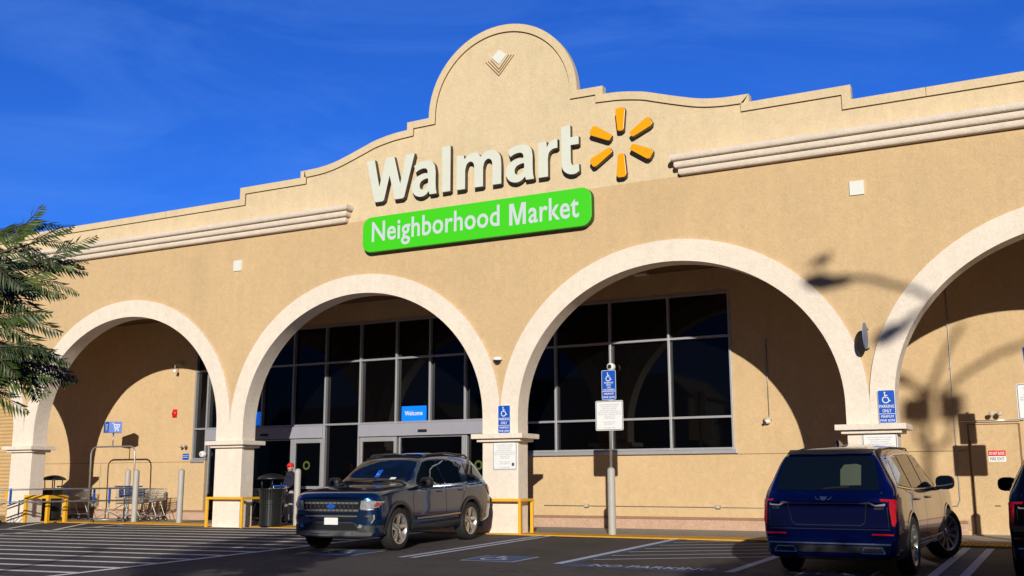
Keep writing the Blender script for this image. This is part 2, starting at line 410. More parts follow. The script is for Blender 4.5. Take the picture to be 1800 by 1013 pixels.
# ================================================================== GROUND
SL = .02
def gz(y): return SL*y if y < 0 else 0.0
mb = MB()
ys = [-160, -60, -30, 0, .35, 60]
mb.add([(x, y, gz(y)) for y in ys for x in (-200, -20, 20, 200)], [(i*4+j, i*4+j+1, (i+1)*4+j+1, (i+1)*4+j) for i in range(len(ys)-1) for j in range(3)], 'asphalt')
struct(mb.build('parking_lot'))
def kerb_y(x): return .45 if x < -9 else (.45-.075*(x+9) if x < .9 else -.29-.03*(x-.9))
mb = MB(); xs = [-30, -12, -9, .9, 4, 7, 10, 14, 22]; n = len(xs)
T = .014
mb.add([(x, kerb_y(x)+.94, T) for x in xs]+[(x, 3.52, T) for x in xs], [(i, i+1, n+i+1, n+i) for i in range(n-1)], 'concrete')
struct(mb.build('sidewalk'))
mb = MB()
for i in range(n-1):
    a, b = xs[i], xs[i+1]
    mb.add([(a, kerb_y(a), -.3), (b, kerb_y(b), -.3), (b, kerb_y(b), T+.004), (a, kerb_y(a), T+.004), (a, kerb_y(a)+.94, T+.004), (b, kerb_y(b)+.94, T+.004)], [(0, 1, 2, 3), (3, 2, 5, 4)], 'yellowground')
struct(mb.build('kerb'))
# tactile domes rows on the yellow strip at the entrance and at the right
mb = MB()
def domes(x0, x1):
    x = x0
    while x < x1:
        for r in range(10):
            y = kerb_y(x)+.05+r*.092
            mb.add([(x-.02, y-.02, T+.005), (x+.02, y-.02, T+.005), (x+.02, y+.02, T+.005), (x-.02, y+.02, T+.005), (x-.011, y-.011, T+.013), (x+.011, y-.011, T+.013), (x+.011, y+.011, T+.013), (x-.011, y+.011, T+.013)],
                   [(0,1,5,4),(1,2,6,5),(2,3,7,6),(3,0,4,7),(4,5,6,7)], 'yellowground')
        x += .085
domes(-12.6, -9.3); domes(9.3, 12.5)
struct(mb.build('tactile_paving', fix=False))

# painted lines -------------------------------------------------------
def gline(mb, a, b, w, k, dz=.004):
    a = Vector(a); b = Vector(b); d = (b-a).normalized(); q = Vector((-d.y, d.x))*w/2
    n = max(1, int((b-a).length/1.0)); L = []
    for i in range(n+1):
        p = a.lerp(b, i/n)
        for s in (1, -1):
            v = p+q*s; L.append((v.x, v.y, gz(v.y)+dz))
    mb.add(L, [(2*i, 2*i+2, 2*i+3, 2*i+1) for i in range(n)], k)
mb = MB()
gline(mb, (-1.93, -12.0), (-1.93, -.2), .15, 'linepaint', .008)
gline(mb, (-11.75, -12.0), (-11.75, -.9), .15, 'linepaint', .008)
yy = -11.6
while yy < .9:
    y0 = yy
    y1 = yy+.93
    def cx(y): return max(min(y, .3), -12)
    a = Vector((-11.68, y0)); b = Vector((-2.0, y1))
    if y1 > .2:
        t = (.2-y0)/(y1-y0)
        if t < .05: break
        b = a.lerp(b, t)
    gline(mb, a, b, .16, 'linepaint')
    yy += .80
struct(mb.build('crosswalk_hatching'))
mb = MB()
for x0 in (-12.1, -13.9, -15.7, -17.5, -19.3):
    gline(mb, (x0+.2, -2.3), (x0-1.6, .25), .13, 'linepaint', .004)
gline(mb, (-11.83, -.9), (-12.25, .28), .12, 'linepaint', .0085)
gline(mb, (-11.83, -2.6), (-22, -3.0), .13, 'linepaint', .012)
struct(mb.build('bay_line'))
for a, b, w in (((1.26, -5.9), (1.20, -.25), .12), ((1.50, -5.9), (1.44, -.25), .12), ((4.30, -6.0), (4.30, -.25), .15), ((7.16, -6.3), (7.16, -.5), .15), ((9.83, -5.9), (9.83, -.8), .13), ((10.22, -5.9), (10.22, -.85), .13)):
    mb = MB(); gline(mb, a, b, w, 'linepaintb', .008); struct(mb.build('parking_line'))
mb = MB(); mb.add([(9.9, y, gz(y)+.004) for y in (-5.9, -.8)]+[(10.15, y, gz(y)+.004) for y in (-.8, -5.9)], [(0, 1, 2, 3)], 'bluefield'); struct(mb.build('blue_paint'))
mb = MB(); gline(mb, (4.46, -6.02), (4.46, -.3), .16, 'bluefield', .006); gline(mb, (4.4, -6.05), (7.1, -6.25), .5, 'bluefield', .004)
struct(mb.build('blue_paint'))
mb = MB()
for i in range(7):
    y0 = -5.15+i*.78; y1 = y0+1.45
    a = Vector((4.55, y0)); b = Vector((7.08, y1))
    if y1 > -.45: b = a.lerp(b, max(.02, (-.45-y0)/(y1-y0)))
    if y0 > -.5: continue
    gline(mb, a, b, .085, 'linepaintb', .0085)
struct(mb.build('access_aisle_hatching'))
mb = MB()
gm = lambda a, b, c: (a, b, gz(b)+.012)
put_text(mb, 'NO PARKING', 4.92, -6.22, 1.95, .32, 0, 'linepaintb', fn=gm, bold=.01)
struct(mb.build('no_parking_lettering'))
def isa(cx, cy, w):
    mb = MB(); k = 0
    g = lambda z: (lambda a, b, c: (a, b, gz(b)+z-c*1.0))
    mb.add([g(.004)(cx+a*w/2, cy+b*w/2, 0) for a, b in ((-1, -1), (1, -1), (1, 1), (-1, 1))], [(0, 1, 2, 3)], 'linepaintb')
    mb.add([g(.008)(cx+a*w/2*.91, cy+b*w/2*.91, 0) for a, b in ((-1, -1), (1, -1), (1, 1), (-1, 1))], [(0, 1, 2, 3)], 'bluepaint')
    wheelchair(mb, cx-.02, cy, w*.74, -.001, 'linepaintb', fn=g(.011))
    return struct(mb.build('access_symbol'))
isa(-.28, -5.35, 1.0); isa(3.0, -5.5, 1.0); isa(8.6, -5.9, 1.0)

# ================================================================== BUILDING
S = 8.207; PW = .9285; HW = PW/2
B = thing('supermarket_building', 'tan stucco supermarket with cream arches, stepped parapet and round central gable', 'building', (0, 0, 0))
XL, XR = -29.0, 21.0
piers = [k*S for k in range(-3, 3)]
ZT = 2.632; RO = (S/2, 3.725); RI = ((S-PW)/2, 3.243); ZC = 2.24; ZL = 7.77
# lower wall: polygon with arches open below
poly = [(XL, ZL), (XL, ZC)]
poly = [(XL, ZL), (XL, ZT)]
for k in range(len(piers)-1):
    cx = (piers[k]+piers[k+1])/2
    if k == 0: poly.append((piers[0]-.001, ZT))
    for i in range(0, 49):
        a = math.pi*(1-i/48)
        poly.append((cx+RO[0]*math.cos(a), ZT+RO[1]*math.sin(a)))
poly += [(XR, ZT), (XR, ZL)]
# split in vertical strips so no huge ngon is needed
mb = MB()
def strip(z_of, x0, x1, n, ztop, k, y0=.05, y1=.487):
    vs = []
    for i in range(n+1):
        x = x0+(x1-x0)*i/n; z = z_of(x)
        vs += [(x, y0, z), (x, y0, ztop), (x, y1, z), (x, y1, ztop)]
    fs = []
    for i in range(n):
        a = i*4; b = a+4
        fs += [(a, b, b+1, a+1), (a+2, a+3, b+3, b+2), (a, a+2, b+2, b)]
    mb.add(vs, fs, k)
for k in range(len(piers)-1):
    cx = (piers[k]+piers[k+1])/2
    # cosine spacing for a smooth arch edge
    vs = []
    n = 64
    for i in range(n+1):
        a = math.pi*(1-i/n); x = cx+RO[0]*math.cos(a); z = ZT+RO[1]*math.sin(a)
        vs += [(x, .05, z), (x, .05, ZL), (x, .487, z), (x, .487, ZL)]
    fs = []
    for i in range(n):
        a = i*4; b = a+4; fs += [(a, b, b+1, a+1), (a+2, a+3, b+3, b+2), (a, a+2, b+2, b)]
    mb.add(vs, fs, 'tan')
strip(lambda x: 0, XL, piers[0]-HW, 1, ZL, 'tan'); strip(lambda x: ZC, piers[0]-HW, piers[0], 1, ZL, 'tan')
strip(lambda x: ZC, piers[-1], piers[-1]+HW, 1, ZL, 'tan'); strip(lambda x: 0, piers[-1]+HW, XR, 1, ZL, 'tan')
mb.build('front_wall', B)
# upper wall and coping
prof = [(XL, 8.87), (-8.21, 8.87), (-8.21, 9.19), (-6.1, 9.19), (-6.1, 9.37)]
curveL = cr2([(-6.1, 9.37), (-5.5, 9.39), (-5.0, 9.46), (-4.5, 9.60), (-4.03, 9.75), (-3.67, 9.86), (-3.14, 9.95), (-2.7, 9.98)], 5)
dome = [(2.05*math.cos(R_(a)), 10.19+2.05*math.sin(R_(a))) for a in range(180, -1, -4)]
prof = prof[:-1]+curveL+[(-2.7, 10.18)]+dome+[(2.7, 10.18)]+[(-x, z) for x, z in curveL[::-1]]+[(6.1, 9.19), (8.21, 9.19), (8.21, 8.87), (XR, 8.87)]
def offset_poly(p, d):
    o = []
    for i in range(len(p)):
        a = Vector(p[i-1]) if i else None; b = Vector(p[i]); c = Vector(p[i+1]) if i < len(p)-1 else None
        n1 = None if a is None else Vector(((b-a).y, -(b-a).x)).normalized()
        n2 = None if c is None else Vector(((c-b).y, -(c-b).x)).normalized()
        if n1 is None: q = n2
        elif n2 is None: q = n1
        else:
            q = (n1+n2).normalized(); q = q/max(.35, q.dot(n1))
        o.append(tuple(b+q*d))
    return o
inner = offset_poly(prof, .185)
mb = MB()
# wall behind coping, strip fill from ZL to inner profile
pts = inner; vs = []; fs = []
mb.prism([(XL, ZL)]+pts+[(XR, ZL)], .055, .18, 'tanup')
mb.build('parapet_wall', B, fix=True)
mb = MB(); n = len(prof)
for i in range(n-1):
    p, q, a, b = prof[i], prof[i+1], inner[i], inner[i+1]
    # front, top, lower lip, back
    y0, y1 = .005, .20
    P = lambda t, y: (t[0], y, t[1])
    mb.add([P(p, y0), P(q, y0), P(b, y0), P(a, y0)], [(0, 1, 2, 3)], 'tanup')
    mb.add([P(p, y0), P(q, y0), P(q, y1), P(p, y1)], [(3, 2, 1, 0)], 'tanup')
    mb.add([P(a, y0), P(b, y0), P(b, y1), P(a, y1)], [(0, 1, 2, 3)], 'wallseam')  # underside coloured dark to draw the shadow line below the coping
    mb.add([P(p, y1), P(q, y1), P(b, y1), P(a, y1)], [(3, 2, 1, 0)], 'tanup')
mb.build('coping', B, fix=False)
for x, z in ((9.65, 8.87), (-11.0, 8.87)):
    mb = MB(); mb.box(x-.006, x+.006, .003, .0048, z-.185, z, 'wallseam'); mb.build('coping_joint', B)
# arch rings
for k in range(len(piers)-1):
    cx = (piers[k]+piers[k+1])/2; mb = MB()
    o_, i_ = [(cx-RO[0]+.001, ZC)], [(cx-RI[0], ZC)]
    for j in range(0, 65):
        a = math.pi*(1-j/64)
        o_.append((cx+(RO[0]-.001)*math.cos(a), ZT+RO[1]*math.sin(a))); i_.append((cx+RI[0]*math.cos(a), ZT+RI[1]*math.sin(a)))
    o_.append((cx+RO[0]-.001, ZC)); i_.append((cx+RI[0], ZC)); n = len(o_)
    vs = []
    for y in (0, .49):
        vs += [(x, y, z) for x, z in o_]+[(x, y, z) for x, z in i_]
    fs = []; fi = []
    for j in range(n-1):
        fs += [(j, j+1, n+j+1, n+j), (2*n+j, 3*n+j, 3*n+j+1, 2*n+j+1), (j, 2*n+j, 2*n+j+1, j+1)]
        fi += [(n+j, n+j+1, 3*n+j+1, 3*n+j)]
    mb.add(vs, fs, 'cream'); mb.add(vs, fi, 'cream')
    ob = mb.build('arch_ring', B)
# piers
for i, px in enumerate(piers):
    mb = MB(); mb.box(px-HW, px+HW, .0, .487, -.05, 2.06, 'cream'); p = mb.build('pier', B, bevel=.012)
    mb = MB()
    mb.box(px-HW-.10, px+HW+.10, -.10, .587, 2.06, 2.13, 'cream')
    mb.box(px-HW-.20, px+HW+.20, -.20, .687, 2.13, 2.24, 'cream')
    mb.build('capital', p, bevel=.01)
# cornices
def roll_profile():
    pr = [(0, 8.205)]
    for z0, z1, p0 in ((8.06, 8.205, .25), (7.91, 8.055, .17), (7.765, 7.905, .09)):
        for j in range(0, 9):
            a = math.pi*j/8
            pr.append((p0+.012+math.sin(a)*.040, (z0+z1)/2+math.cos(a)*(z1-z0)/2))
    pr.append((0, 7.765)); return pr
rp = roll_profile(); n = len(rp)
for x0, x1, e in ((XL, -4.62, 1), (XR, 4.62, -1)):
    mb = MB(); st = [[(x0, .05-p, z) for p, z in rp], [(x1+e*p*.9, .05-p, z) for p, z in rp], [(x1+e*p*.9, .05, z) for p, z in rp]]
    for a, b in ((0, 1), (1, 2)):
        mb.add(st[a]+st[b], [(j, j+1, n+j+1, n+j) for j in range(n-1)], 'cornice', True)
    o = mb.build('cornice', B, fix=False)
    bm_ = bmesh.new(); bm_.from_mesh(o.data); bmesh.ops.recalc_face_normals(bm_, faces=bm_.faces); bm_.to_mesh(o.data); bm_.free()
    es = o.modifiers.new('split', 'EDGE_SPLIT'); es.split_angle = R_(50)
# back wall with openings: built of boxes round the glazing
YB = 3.5; ZCE = 6.35
mb = MB(); W = lambda a, b, c, d, k='tan': mb.box(a, b, YB, YB+.3, c, d, k)
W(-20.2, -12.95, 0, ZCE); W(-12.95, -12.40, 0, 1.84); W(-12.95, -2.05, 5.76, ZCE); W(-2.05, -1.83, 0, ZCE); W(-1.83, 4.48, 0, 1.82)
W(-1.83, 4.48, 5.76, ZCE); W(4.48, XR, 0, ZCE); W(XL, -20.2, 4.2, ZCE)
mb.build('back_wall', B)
mb = MB()
for i in range(33):
    z = .02+i*.127
    mb.add([(XL, YB+.02, z), (-20.2, YB+.02, z), (-20.2, YB-.02, z+.06), (XL, YB-.02, z+.06), (XL, YB+.02, z+.12), (-20.2, YB+.02, z+.12), (-20.2, YB+.02, z+.127), (XL, YB+.02, z+.127)], [(0, 1, 2, 3), (3, 2, 5, 4), (4, 5, 6, 7)], 'shutter')
mb.build('roller_shutter', B, fix=False)
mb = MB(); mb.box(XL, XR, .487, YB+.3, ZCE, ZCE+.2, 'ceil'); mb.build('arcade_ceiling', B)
mb = MB(); mb.box(XL, XR, .6, 40, 8.1, 8.3, 'ceil'); mb.box(XL-.3, XL, .05, 40, 0, 8.1, 'tan'); mb.box(XR, XR+.3, .05, 40, 0, 8.1, 'tan'); mb.box(XL, XR, 39.7, 40, 0, 8.1, 'tan')
mb.build('roof', B)
# brick base and joints
for a, b in ((-20.2, -12.2), (-2.05, 9.5), (10.9, XR)):
    mb = MB(); mb.box(a, b, YB-.05, YB-.001, .0, .25, 'brick'); mb.box(a, b, YB-.07, YB-.001, .252, .31, 'bricktrim'); mb.build('brick_base', B)
for a, b in ((-20.2, -12.96), (4.5, 9.55), (10.75, XR)):
    mb = MB(); mb.box(a, b, YB-.006, YB-.0005, 1.785, 1.80, 'wallseam'); mb.build('control_joint', B)
mb = MB()
for x, z0, z1 in ((-17.0, .3, 1.78),): mb.box(x-.006, x+.006, YB-.005, YB-.0005, z0, z1, 'wallseam')
mb.build('control_joint', B)

# storefront windows
def glazing(name, x0, x1, z0, z1, vx, hz, fw=.055, parent=B, sill=True):
    mb = MB(); F = .0
    mb.box(x0, x1, YB+.09, YB+.12, z0, z1, 'glass'); g = mb.build(name, parent)
    mb = MB()
    for x in vx: mb.box(x-fw/2, x+fw/2, YB-.03, YB+.088, z0, z1, 'alu')
    cuts = sorted(vx)
    for z in hz:
        for a, b in zip(cuts[:-1], cuts[1:]): mb.box(a+fw/2+.0005, b-fw/2-.0005, YB-.025, YB+.087, z-fw/2, z+fw/2, 'alu')
    mb.build('frame', g, bevel=.004)
    return g
w3 = glazing('window', -1.83, 4.48, 1.90, 5.76, [-1.80, -.25, 1.31, 2.89, 4.45], [1.93, 2.69, 4.65, 5.73])
mb = MB(); mb.box(-1.9, 4.55, YB-.09, YB+.1, 1.81, 1.898, 'alu'); mb.build('sill', w3, bevel=.01)
MX = [-12.92, -12.40, -11.30, -10.17, -8.98, -7.78, -6.52, -5.27, -4.14, -3.0, -2.08]
w2 = glazing('window', -12.95, -2.05, 2.78, 5.76, MX, [2.81, 4.63, 5.73])
w1 = glazing('window', -12.95, -12.37, 1.85, 2.775, [-12.92, -12.40], [1.88])
mb = MB(); mb.box(-12.97, -12.43, YB-.07, YB+.1, 1.77, 1.848, 'alu'); mb.build('sill', w1, bevel=.01)
w4 = glazing('window', -7.80, -6.50, .02, 2.775, [-7.77, -6.53], [.06])
w5 = glazing('window', -2.98, -2.05, .02, 2.41, [-2.95, -2.08], [.06])
# automatic entrance doors
def entrance(xa, xb, p0, p1, o0, o1, sens):
    """header xa..xb, sidelite p0..p1, opening o0..o1"""
    mb = MB(); mb.box(xa, xb, YB-.10, YB+.085, 2.43, 2.775, 'alud'); d = mb.build('entrance_header', B, bevel=.006)
    mb = MB(); mb.box(sens-.14, sens+.14, YB-.135, YB-.101, 2.52, 2.59, 'black'); mb.build('door_sensor', d)
    mb = MB()
    mb.box(p0, p0+.09, YB-.03, YB+.08, 0, 2.428, 'alu'); mb.box(p1-.09, p1, YB-.03, YB+.08, 0, 2.428, 'alu')
    mb.box(p0+.0905, p1-.0905, YB-.03, YB+.08, 2.29, 2.428, 'alu'); mb.box(p0+.0905, p1-.0905, YB-.03, YB+.08, .96, 1.04, 'alu'); mb.box(p0+.0905, p1-.0905, YB-.03, YB+.08, .0, .12, 'alu')
    q = mb.build('door_frame', B, bevel=.004)
    mb = MB(); mb.box(p0+.09, p1-.09, YB+.01, YB+.03, .12, 2.29, 'glass'); mb.build('pane', q)
    mb = MB()
    mb.box(o0, o0+.05, YB+.0, YB+.08, 0, 2.41, 'alu'); mb.box(o1-.09, o1, YB-.02, YB+.08, 0, 2.428, 'alu'); mb.box(o0+.0505, o1-.0905, YB+.0, YB+.08, 2.38, 2.41, 'alu')
    q = mb.build('sliding_door', B, bevel=.004)
    mb = MB(); mb.box(o0+.05, o1-.09, YB+.05, YB+.07, .0, 2.38, 'glass'); mb.build('pane', q)
entrance(-12.36, -7.80, -8.90, -7.80, -12.3, -8.92, -9.95)
entrance(-6.49, -2.1, -6.48, -5.22, -5.16, -3.0, -4.30)
for x, z in ((-8.40, 1.64), (-2.62, 1.60)):
    mb = MB(); n = 20
    vs = [(x+.13*math.cos(2*math.pi*i/n), YB-.002 if x < -5 else YB+.085, z+.13*math.sin(2*math.pi*i/n)) for i in range(n)]+[(x+.075*math.cos(2*math.pi*i/n), YB-.002 if x < -5 else YB+.085, z+.075*math.sin(2*math.pi*i/n)) for i in range(n)]
    M.setdefault('decal', mat('olive green decal', (.06, .10, .015), .6))
    mb.add(vs, [(i, (i+1) % n, n+(i+1) % n, n+i) for i in range(n)], 'decal')
    one(mb, 'door_decal', 'round olive green sticker on the glass left of the blue wagon' if x < -5 else 'round green sticker on dark glass just left of the middle pier', 'sticker', (x, YB, z))
# lit welcome panel, and a second one half hidden
mb = MB(); mb.box(-5.06, -4.25, YB-.02, YB+.02, 2.84, 3.25, 'welcome'); put_text(mb, 'Welcome', -4.95, 2.99, .59, .125, YB-.024, 'white', bold=.012)
one(mb, 'welcome_sign', 'glowing blue sign reading Welcome above the right entrance', 'sign', (-4.65, YB, 2.84))
mb = MB(); mb.box(-10.85, -10.24, YB-.02, YB+.02, 2.86, 3.27, 'welcome'); put_text(mb, 'Welcome', -10.8, 2.99, .52, .125, YB-.024, 'white', bold=.012)
one(mb, 'welcome_sign', 'blue panel half hidden behind the pier above the left entrance', 'sign', (-10.5, YB, 2.86))

# fire exit door (flush, painted like the wall)
D = thing('fire_exit_door', 'flush tan exit door with metal threshold and red fire exit notice', 'door', (10.15, YB, 0))
mb = MB(); mb.box(9.66, 10.62, YB-.012, YB-.002, .03, 2.30, 'tan'); dl = mb.build('door_leaf', D)
mb = MB()
for a, b, c, d in ((9.62, 9.655, .02, 2.34), (10.625, 10.66, .02, 2.34)): mb.box(a, b, YB-.02, YB-.001, c, d, 'wallseam')
mb.box(9.62, 10.66, YB-.02, YB-.001, 2.345, 2.36, 'wallseam'); mb.build('door_frame', D)
mb = MB(); mb.box(9.6, 10.66, YB-.12, YB-.02, .014, .035, 'steel'); mb.build('threshold', D)
mb = MB()
for z in (.45, 1.2, 1.95): mb.box(9.655, 9.675, YB-.03, YB-.013, z-.06, z+.06, 'wallseam')
mb.box(10.05, 10.16, YB-.026, YB-.013, .62, .64, 'bronze'); mb.build('hinge', D)
mb = MB(); mb.box(9.66, 10.66, YB-.05, YB-.021, 2.40, 2.44, 'beigepart'); mb.tube([(9.5, YB-.045, 2.425), (10.75, YB-.045, 2.425)], .013, 'steel'); one(mb, 'conduit', 'horizontal pipe running above the fire exit door', 'pipe', (10.1, YB, 2.4))
mb = MB(); mb.box(10.0, 10.34, YB-.018, YB-.013, 1.55, 1.79, 'signwhite'); mb.box(10.0, 10.34, YB-.0195, YB-.0182, 1.67, 1.79, 'red')
put_text(mb, 'DO NOT BLOCK', 10.02, 1.70, .30, .06, YB-.021, 'signwhite', bold=.02); put_text(mb, 'FIRE EXIT', 10.03, 1.58, .28, .065, YB-.0205, 'ink', bold=.01)
one(mb, 'fire_exit_sign', 'small red and white notice reading DO NOT BLOCK FIRE EXIT', 'sign', (10.17, YB, 1.55))
# square cream wall ornaments
for px in piers:
    if abs(px) < 1: continue
    mb = MB(); mb.box(px-.14, px+.14, .02, .052, 6.85, 7.14, 'trimcap'); o = mb.build('square_ornament', B)
# gable ornament
mb = MB(); mb.prism([(-.05, 11.63), (-.25, 11.45), (-.05, 11.25), (.16, 11.45)], .03, .056, 'trimcap'); mb.build('diamond_ornament', B)
mb = MB()
for i, q in enumerate((.06, .14, .22)):
    L = [(-.27-q*.9+.04, 11.45-q*.2-.02), (-.05, 11.20-q*1.05), (.19+q*.9-.02, 11.45-q*.2+.02)]
    off = [(L[0][0]-.0, L[0][1]-.020), (L[1][0], L[1][1]-.028), (L[2][0], L[2][1]-.020)]
    mb.prism([L[0], L[1], L[2], off[2], off[1], off[0]], .035-.0*i, .0555, 'wallseam')
mb.build('chevron_ornament', B)

# ================================================================== SIGNS ON THE FACADE
T_ = thing('store_sign', 'large off white channel letters reading Walmart above the green sign', 'sign', (-.85, 0, 8.12))
def glyph_W(): return [cr_corner([(0,1.13),(.27,1.13),(.425,.40),(.60,1.13),(.87,1.13),(1.06,.40),(1.215,1.13),(1.49,1.13),(1.19,.03),(1.15,0),(.92,0),(.885,.03),(.735,.64),(.58,.03),(.54,0),(.31,0),(.275,.03)])]
def cr_corner(p): return p
def glyph_a():
    o = cr2([(.06,.79),(.20,.855),(.38,.88),(.56,.85),(.68,.74),(.715,.56)], 5)[:-1]
    o += cr2([(.715,.56),(.715,.30),(.725,.12),(.75,.0)], 3)
    o += [(.54,0)]+[(.515,.085)]+cr2([(.515,.085),(.42,.005),(.27,-.03),(.10,.03),(.0,.19),(.015,.35),(.12,.48),(.29,.54),(.475,.55)], 5)[1:]
    o += cr2([(.475,.55),(.46,.64),(.38,.69),(.24,.675),(.115,.615)], 5)[1:]
    h = cr2([(.48,.415),(.48,.27),(.42,.18),(.335,.145),(.25,.19),(.24,.29),(.31,.38)], 5, True)
    return [o, h]
def glyph_l(): return [[(0,0),(.245,0),(.245,1.17),(0,1.17)]]
def glyph_m():
    o = [(0,0),(0,.855),(.205,.855),(.22,.75)]
    o += cr2([(.22,.75),(.33,.845),(.46,.88),(.60,.845),(.68,.745)], 5)[1:]
    o += cr2([(.68,.745),(.79,.845),(.93,.88),(1.10,.835),(1.215,.70),(1.245,.50)], 5)[1:]
    o += [(1.245,0),(1.0,0),(1.0,.44)]
    o += cr2([(1.0,.44),(.985,.60),(.89,.67),(.79,.61),(.745,.47)], 5)[1:]
    o += [(.745,0),(.50,0),(.50,.44)]
    o += cr2([(.50,.44),(.485,.60),(.39,.67),(.29,.61),(.245,.47)], 5)[1:]
    o += [(.245,0)]
    return [o]
def glyph_r():
    o = [(0,0),(0,.855),(.215,.855),(.225,.71)]
    o += cr2([(.225,.71),(.30,.82),(.40,.87),(.50,.875)], 5)[1:]
    o += [(.50,.66)]
    o += cr2([(.50,.66),(.38,.65),(.28,.57),(.25,.44)], 5)[1:]
    o += [(.25,0)]
    return [o]
def glyph_t():
    o = [(0,.28),(0,1.15),(.245,1.15),(.245,.86),(.46,.86),(.46,.67),(.245,.67),(.245,.32)]
    o += cr2([(.245,.32),(.265,.215),(.34,.175),(.46,.195)], 4)[1:]
    o += [(.465,.02)]
    o += cr2([(.465,.02),(.35,-.03),(.20,-.02),(.07,.06),(.01,.17),(0,.28)], 4)[1:-1]
    return [o]
def chan(name, loops, x, z, sx, sz, y0, y1, kface, parent, kret='bronze', shrink=.012):
    L = [[(x+a*sx, z+b*sz) for a, b in lp] for lp in loops]
    vs, fs = curve_mesh(L, extrude=1)
    mb = MB(); V = [(v[0], y0 if v[2] < 0 else y1, v[1]) for v in vs]
    fr = [f for f in fs if all(vs[i][2] < 0 for i in f)]; ot = [f for f in fs if not all(vs[i][2] < 0 for i in f)]
    mb.add(V, fr, kface); mb.add(V, ot, kret)
    o = mb.build(name, parent)
    bv = o.modifiers.new('bevel', 'BEVEL'); bv.width = .014; bv.segments = 2; bv.limit_method = 'ANGLE'; bv.angle_limit = R_(60)
    return o
YF, YK = -.14, -.02
for g, x, sx in ((glyph_W, -3.85, 1.0), (glyph_a, -2.43, .97), (glyph_l, -1.555, 1.0), (glyph_m, -1.135, 1.0), (glyph_a, .235, 1.0), (glyph_r, 1.10, 1.0), (glyph_t, 1.70, .96)):
    chan('letter', g(), x, 8.15, sx, 1.0, YF, YK, 'letter', T_)
E_ = thing('sunburst_emblem', 'six amber rays arranged as a starburst right of the letters', 'emblem', (3.18, 0, 7.9))
for a in (90, 30, -30, -90, -150, 150):
    r0, r1, w0, w1 = .27, .82, .078, .118
    base = [(r0+.015, -w0+.01), (r0+.05, -w0), (r1-.07, -w1), (r1-.02, -w1+.02), (r1, -w1+.05), (r1, w1-.05), (r1-.02, w1-.02), (r1-.07, w1), (r0+.05, w0), (r0+.015, w0-.01), (r0, w0-.035), (r0, -w0+.035)]
    ca, sa = math.cos(R_(a)), math.sin(R_(a))
    chan('ray', [[(p*ca-q*sa, p*sa+q*ca) for p, q in base]], 3.18, 8.70, 1.03, 1.0, YF, YK, 'spark', E_)
G_ = thing('green_sign_board', 'bright green rounded sign reading Neighborhood Market under the white letters', 'sign', (-.73, 0, 6.86))
mb = MB(); mb.prism(rrect(-3.90, 2.44, 6.86, 7.77, .25), -.145, .035, 'greend', kf='green'); o = mb.build('board', G_, bevel=.012)
mb = MB(); mb.prism(rrect(-3.885, 2.425, 6.875, 7.755, .24), -.1495, -.1455, 'green'); mb.build('sign_face', G_)
mb = MB(); put_text(mb, 'Neighborhood', -3.61, 6.955, 3.68, .68, -.152, 'lilac', bold=.014, spacing=1.04); mb.build('lettering', G_)
mb = MB(); mw, mh = .44, .525
mb.add([(.33+a*mw, -.152, 7.085+b*mh) for a, b in ((0, 0), (.19, 0), (.19, .70), (.41, 0), (.59, 0), (.81, .70), (.81, 0), (1, 0), (1, 1), (.74, 1), (.5, .25), (.26, 1), (0, 1))],
       [(0, 1, 2, 11, 12), (2, 3, 10, 11), (3, 4, 10), (4, 5, 9, 10), (5, 6, 7, 8, 9)], 'lilac')
put_text(mb, 'arket', .84, 7.078, 1.29, .54, -.152, 'lilac', bold=.014, spacing=1.05)
mb.build('lettering', G_)

# flag sign at pier 4 (seen edge on), dome camera at the middle pier
mb = MB(); mb.add([(8.24+dx, y, z) for dx in (0, .02) for (y, z) in [(-.06-.26+.26*math.cos(R_(a)), 3.93+.26*math.sin(R_(a))) for a in range(0, 360, 15)]],
       [list(range(24)), list(range(24, 48))[::-1]]+[(i, (i+1) % 24, 24+(i+1) % 24, 24+i) for i in range(24)], 'slate')
mb.box(8.235, 8.265, -.09, .05, 3.72, 3.76, 'alu'); mb.box(8.235, 8.265, -.09, .05, 4.1, 4.14, 'alu')
one(mb, 'projecting_sign', 'round blue sign sticking out edge on between the two right arches', 'sign', (8.25, 0, 3.67))
mb = MB(); mb.ball((-.06, -.02, 3.94), (.09, .09, .08), 'black'); mb.lathe([(.0, 4.02), (.10, 4.01), (.12, 3.97), (.105, 3.94)], (-.06, -.02, 0), 'white'); mb.box(-.13, .01, -.0, .055, 3.90, 3.99, 'white')
one(mb, 'dome_camera', 'white security dome camera with black lens above the middle pier', 'camera', (-.06, 0, 3.86))

# parking signs
def blue_sign(x0, z0, w, h, y, lines, label, grp='blue accessible parking signs', van=False):
    mb = MB(); mb.prism(rrect(x0, x0+w, z0, z0+h, .03, 4), y, y+.006, 'signwhite'); mb.prism(rrect(x0+.008, x0+w-.008, z0+.008, z0+h-.008, .026, 4), y-.0012, y-.0002, 'blue')
    zt = z0+h
    wheelchair(mb, x0+w/2-.005, zt-.135*h/.64-.01, (.19 if van else .22)*h/.64, y-.0016, 'signwhite')
    for t, zz, hh, ww in lines: put_text(mb, t, x0+w/2-ww*w/2, z0+zz*h, ww*w, hh*h, y-.003, 'signwhite', bold=.012)
    mb.box(x0+.01, x0+w-.01, y-.0035, y-.0028, z0+.275*h, z0+.29*h, 'signwhite')
    return one(mb, 'parking_sign', label, 'sign', (x0+w/2, y, z0), grp)
LN = [('PARKING', .46, .095, .86), ('ONLY', .325, .095, .52), ('MINIMUM', .165, .075, .72), ('FINE $250', .045, .075, .84)]
blue_sign(-.04, 2.25, .32, .64, -.03, LN, 'blue accessible parking sign on the middle pier over its capital')
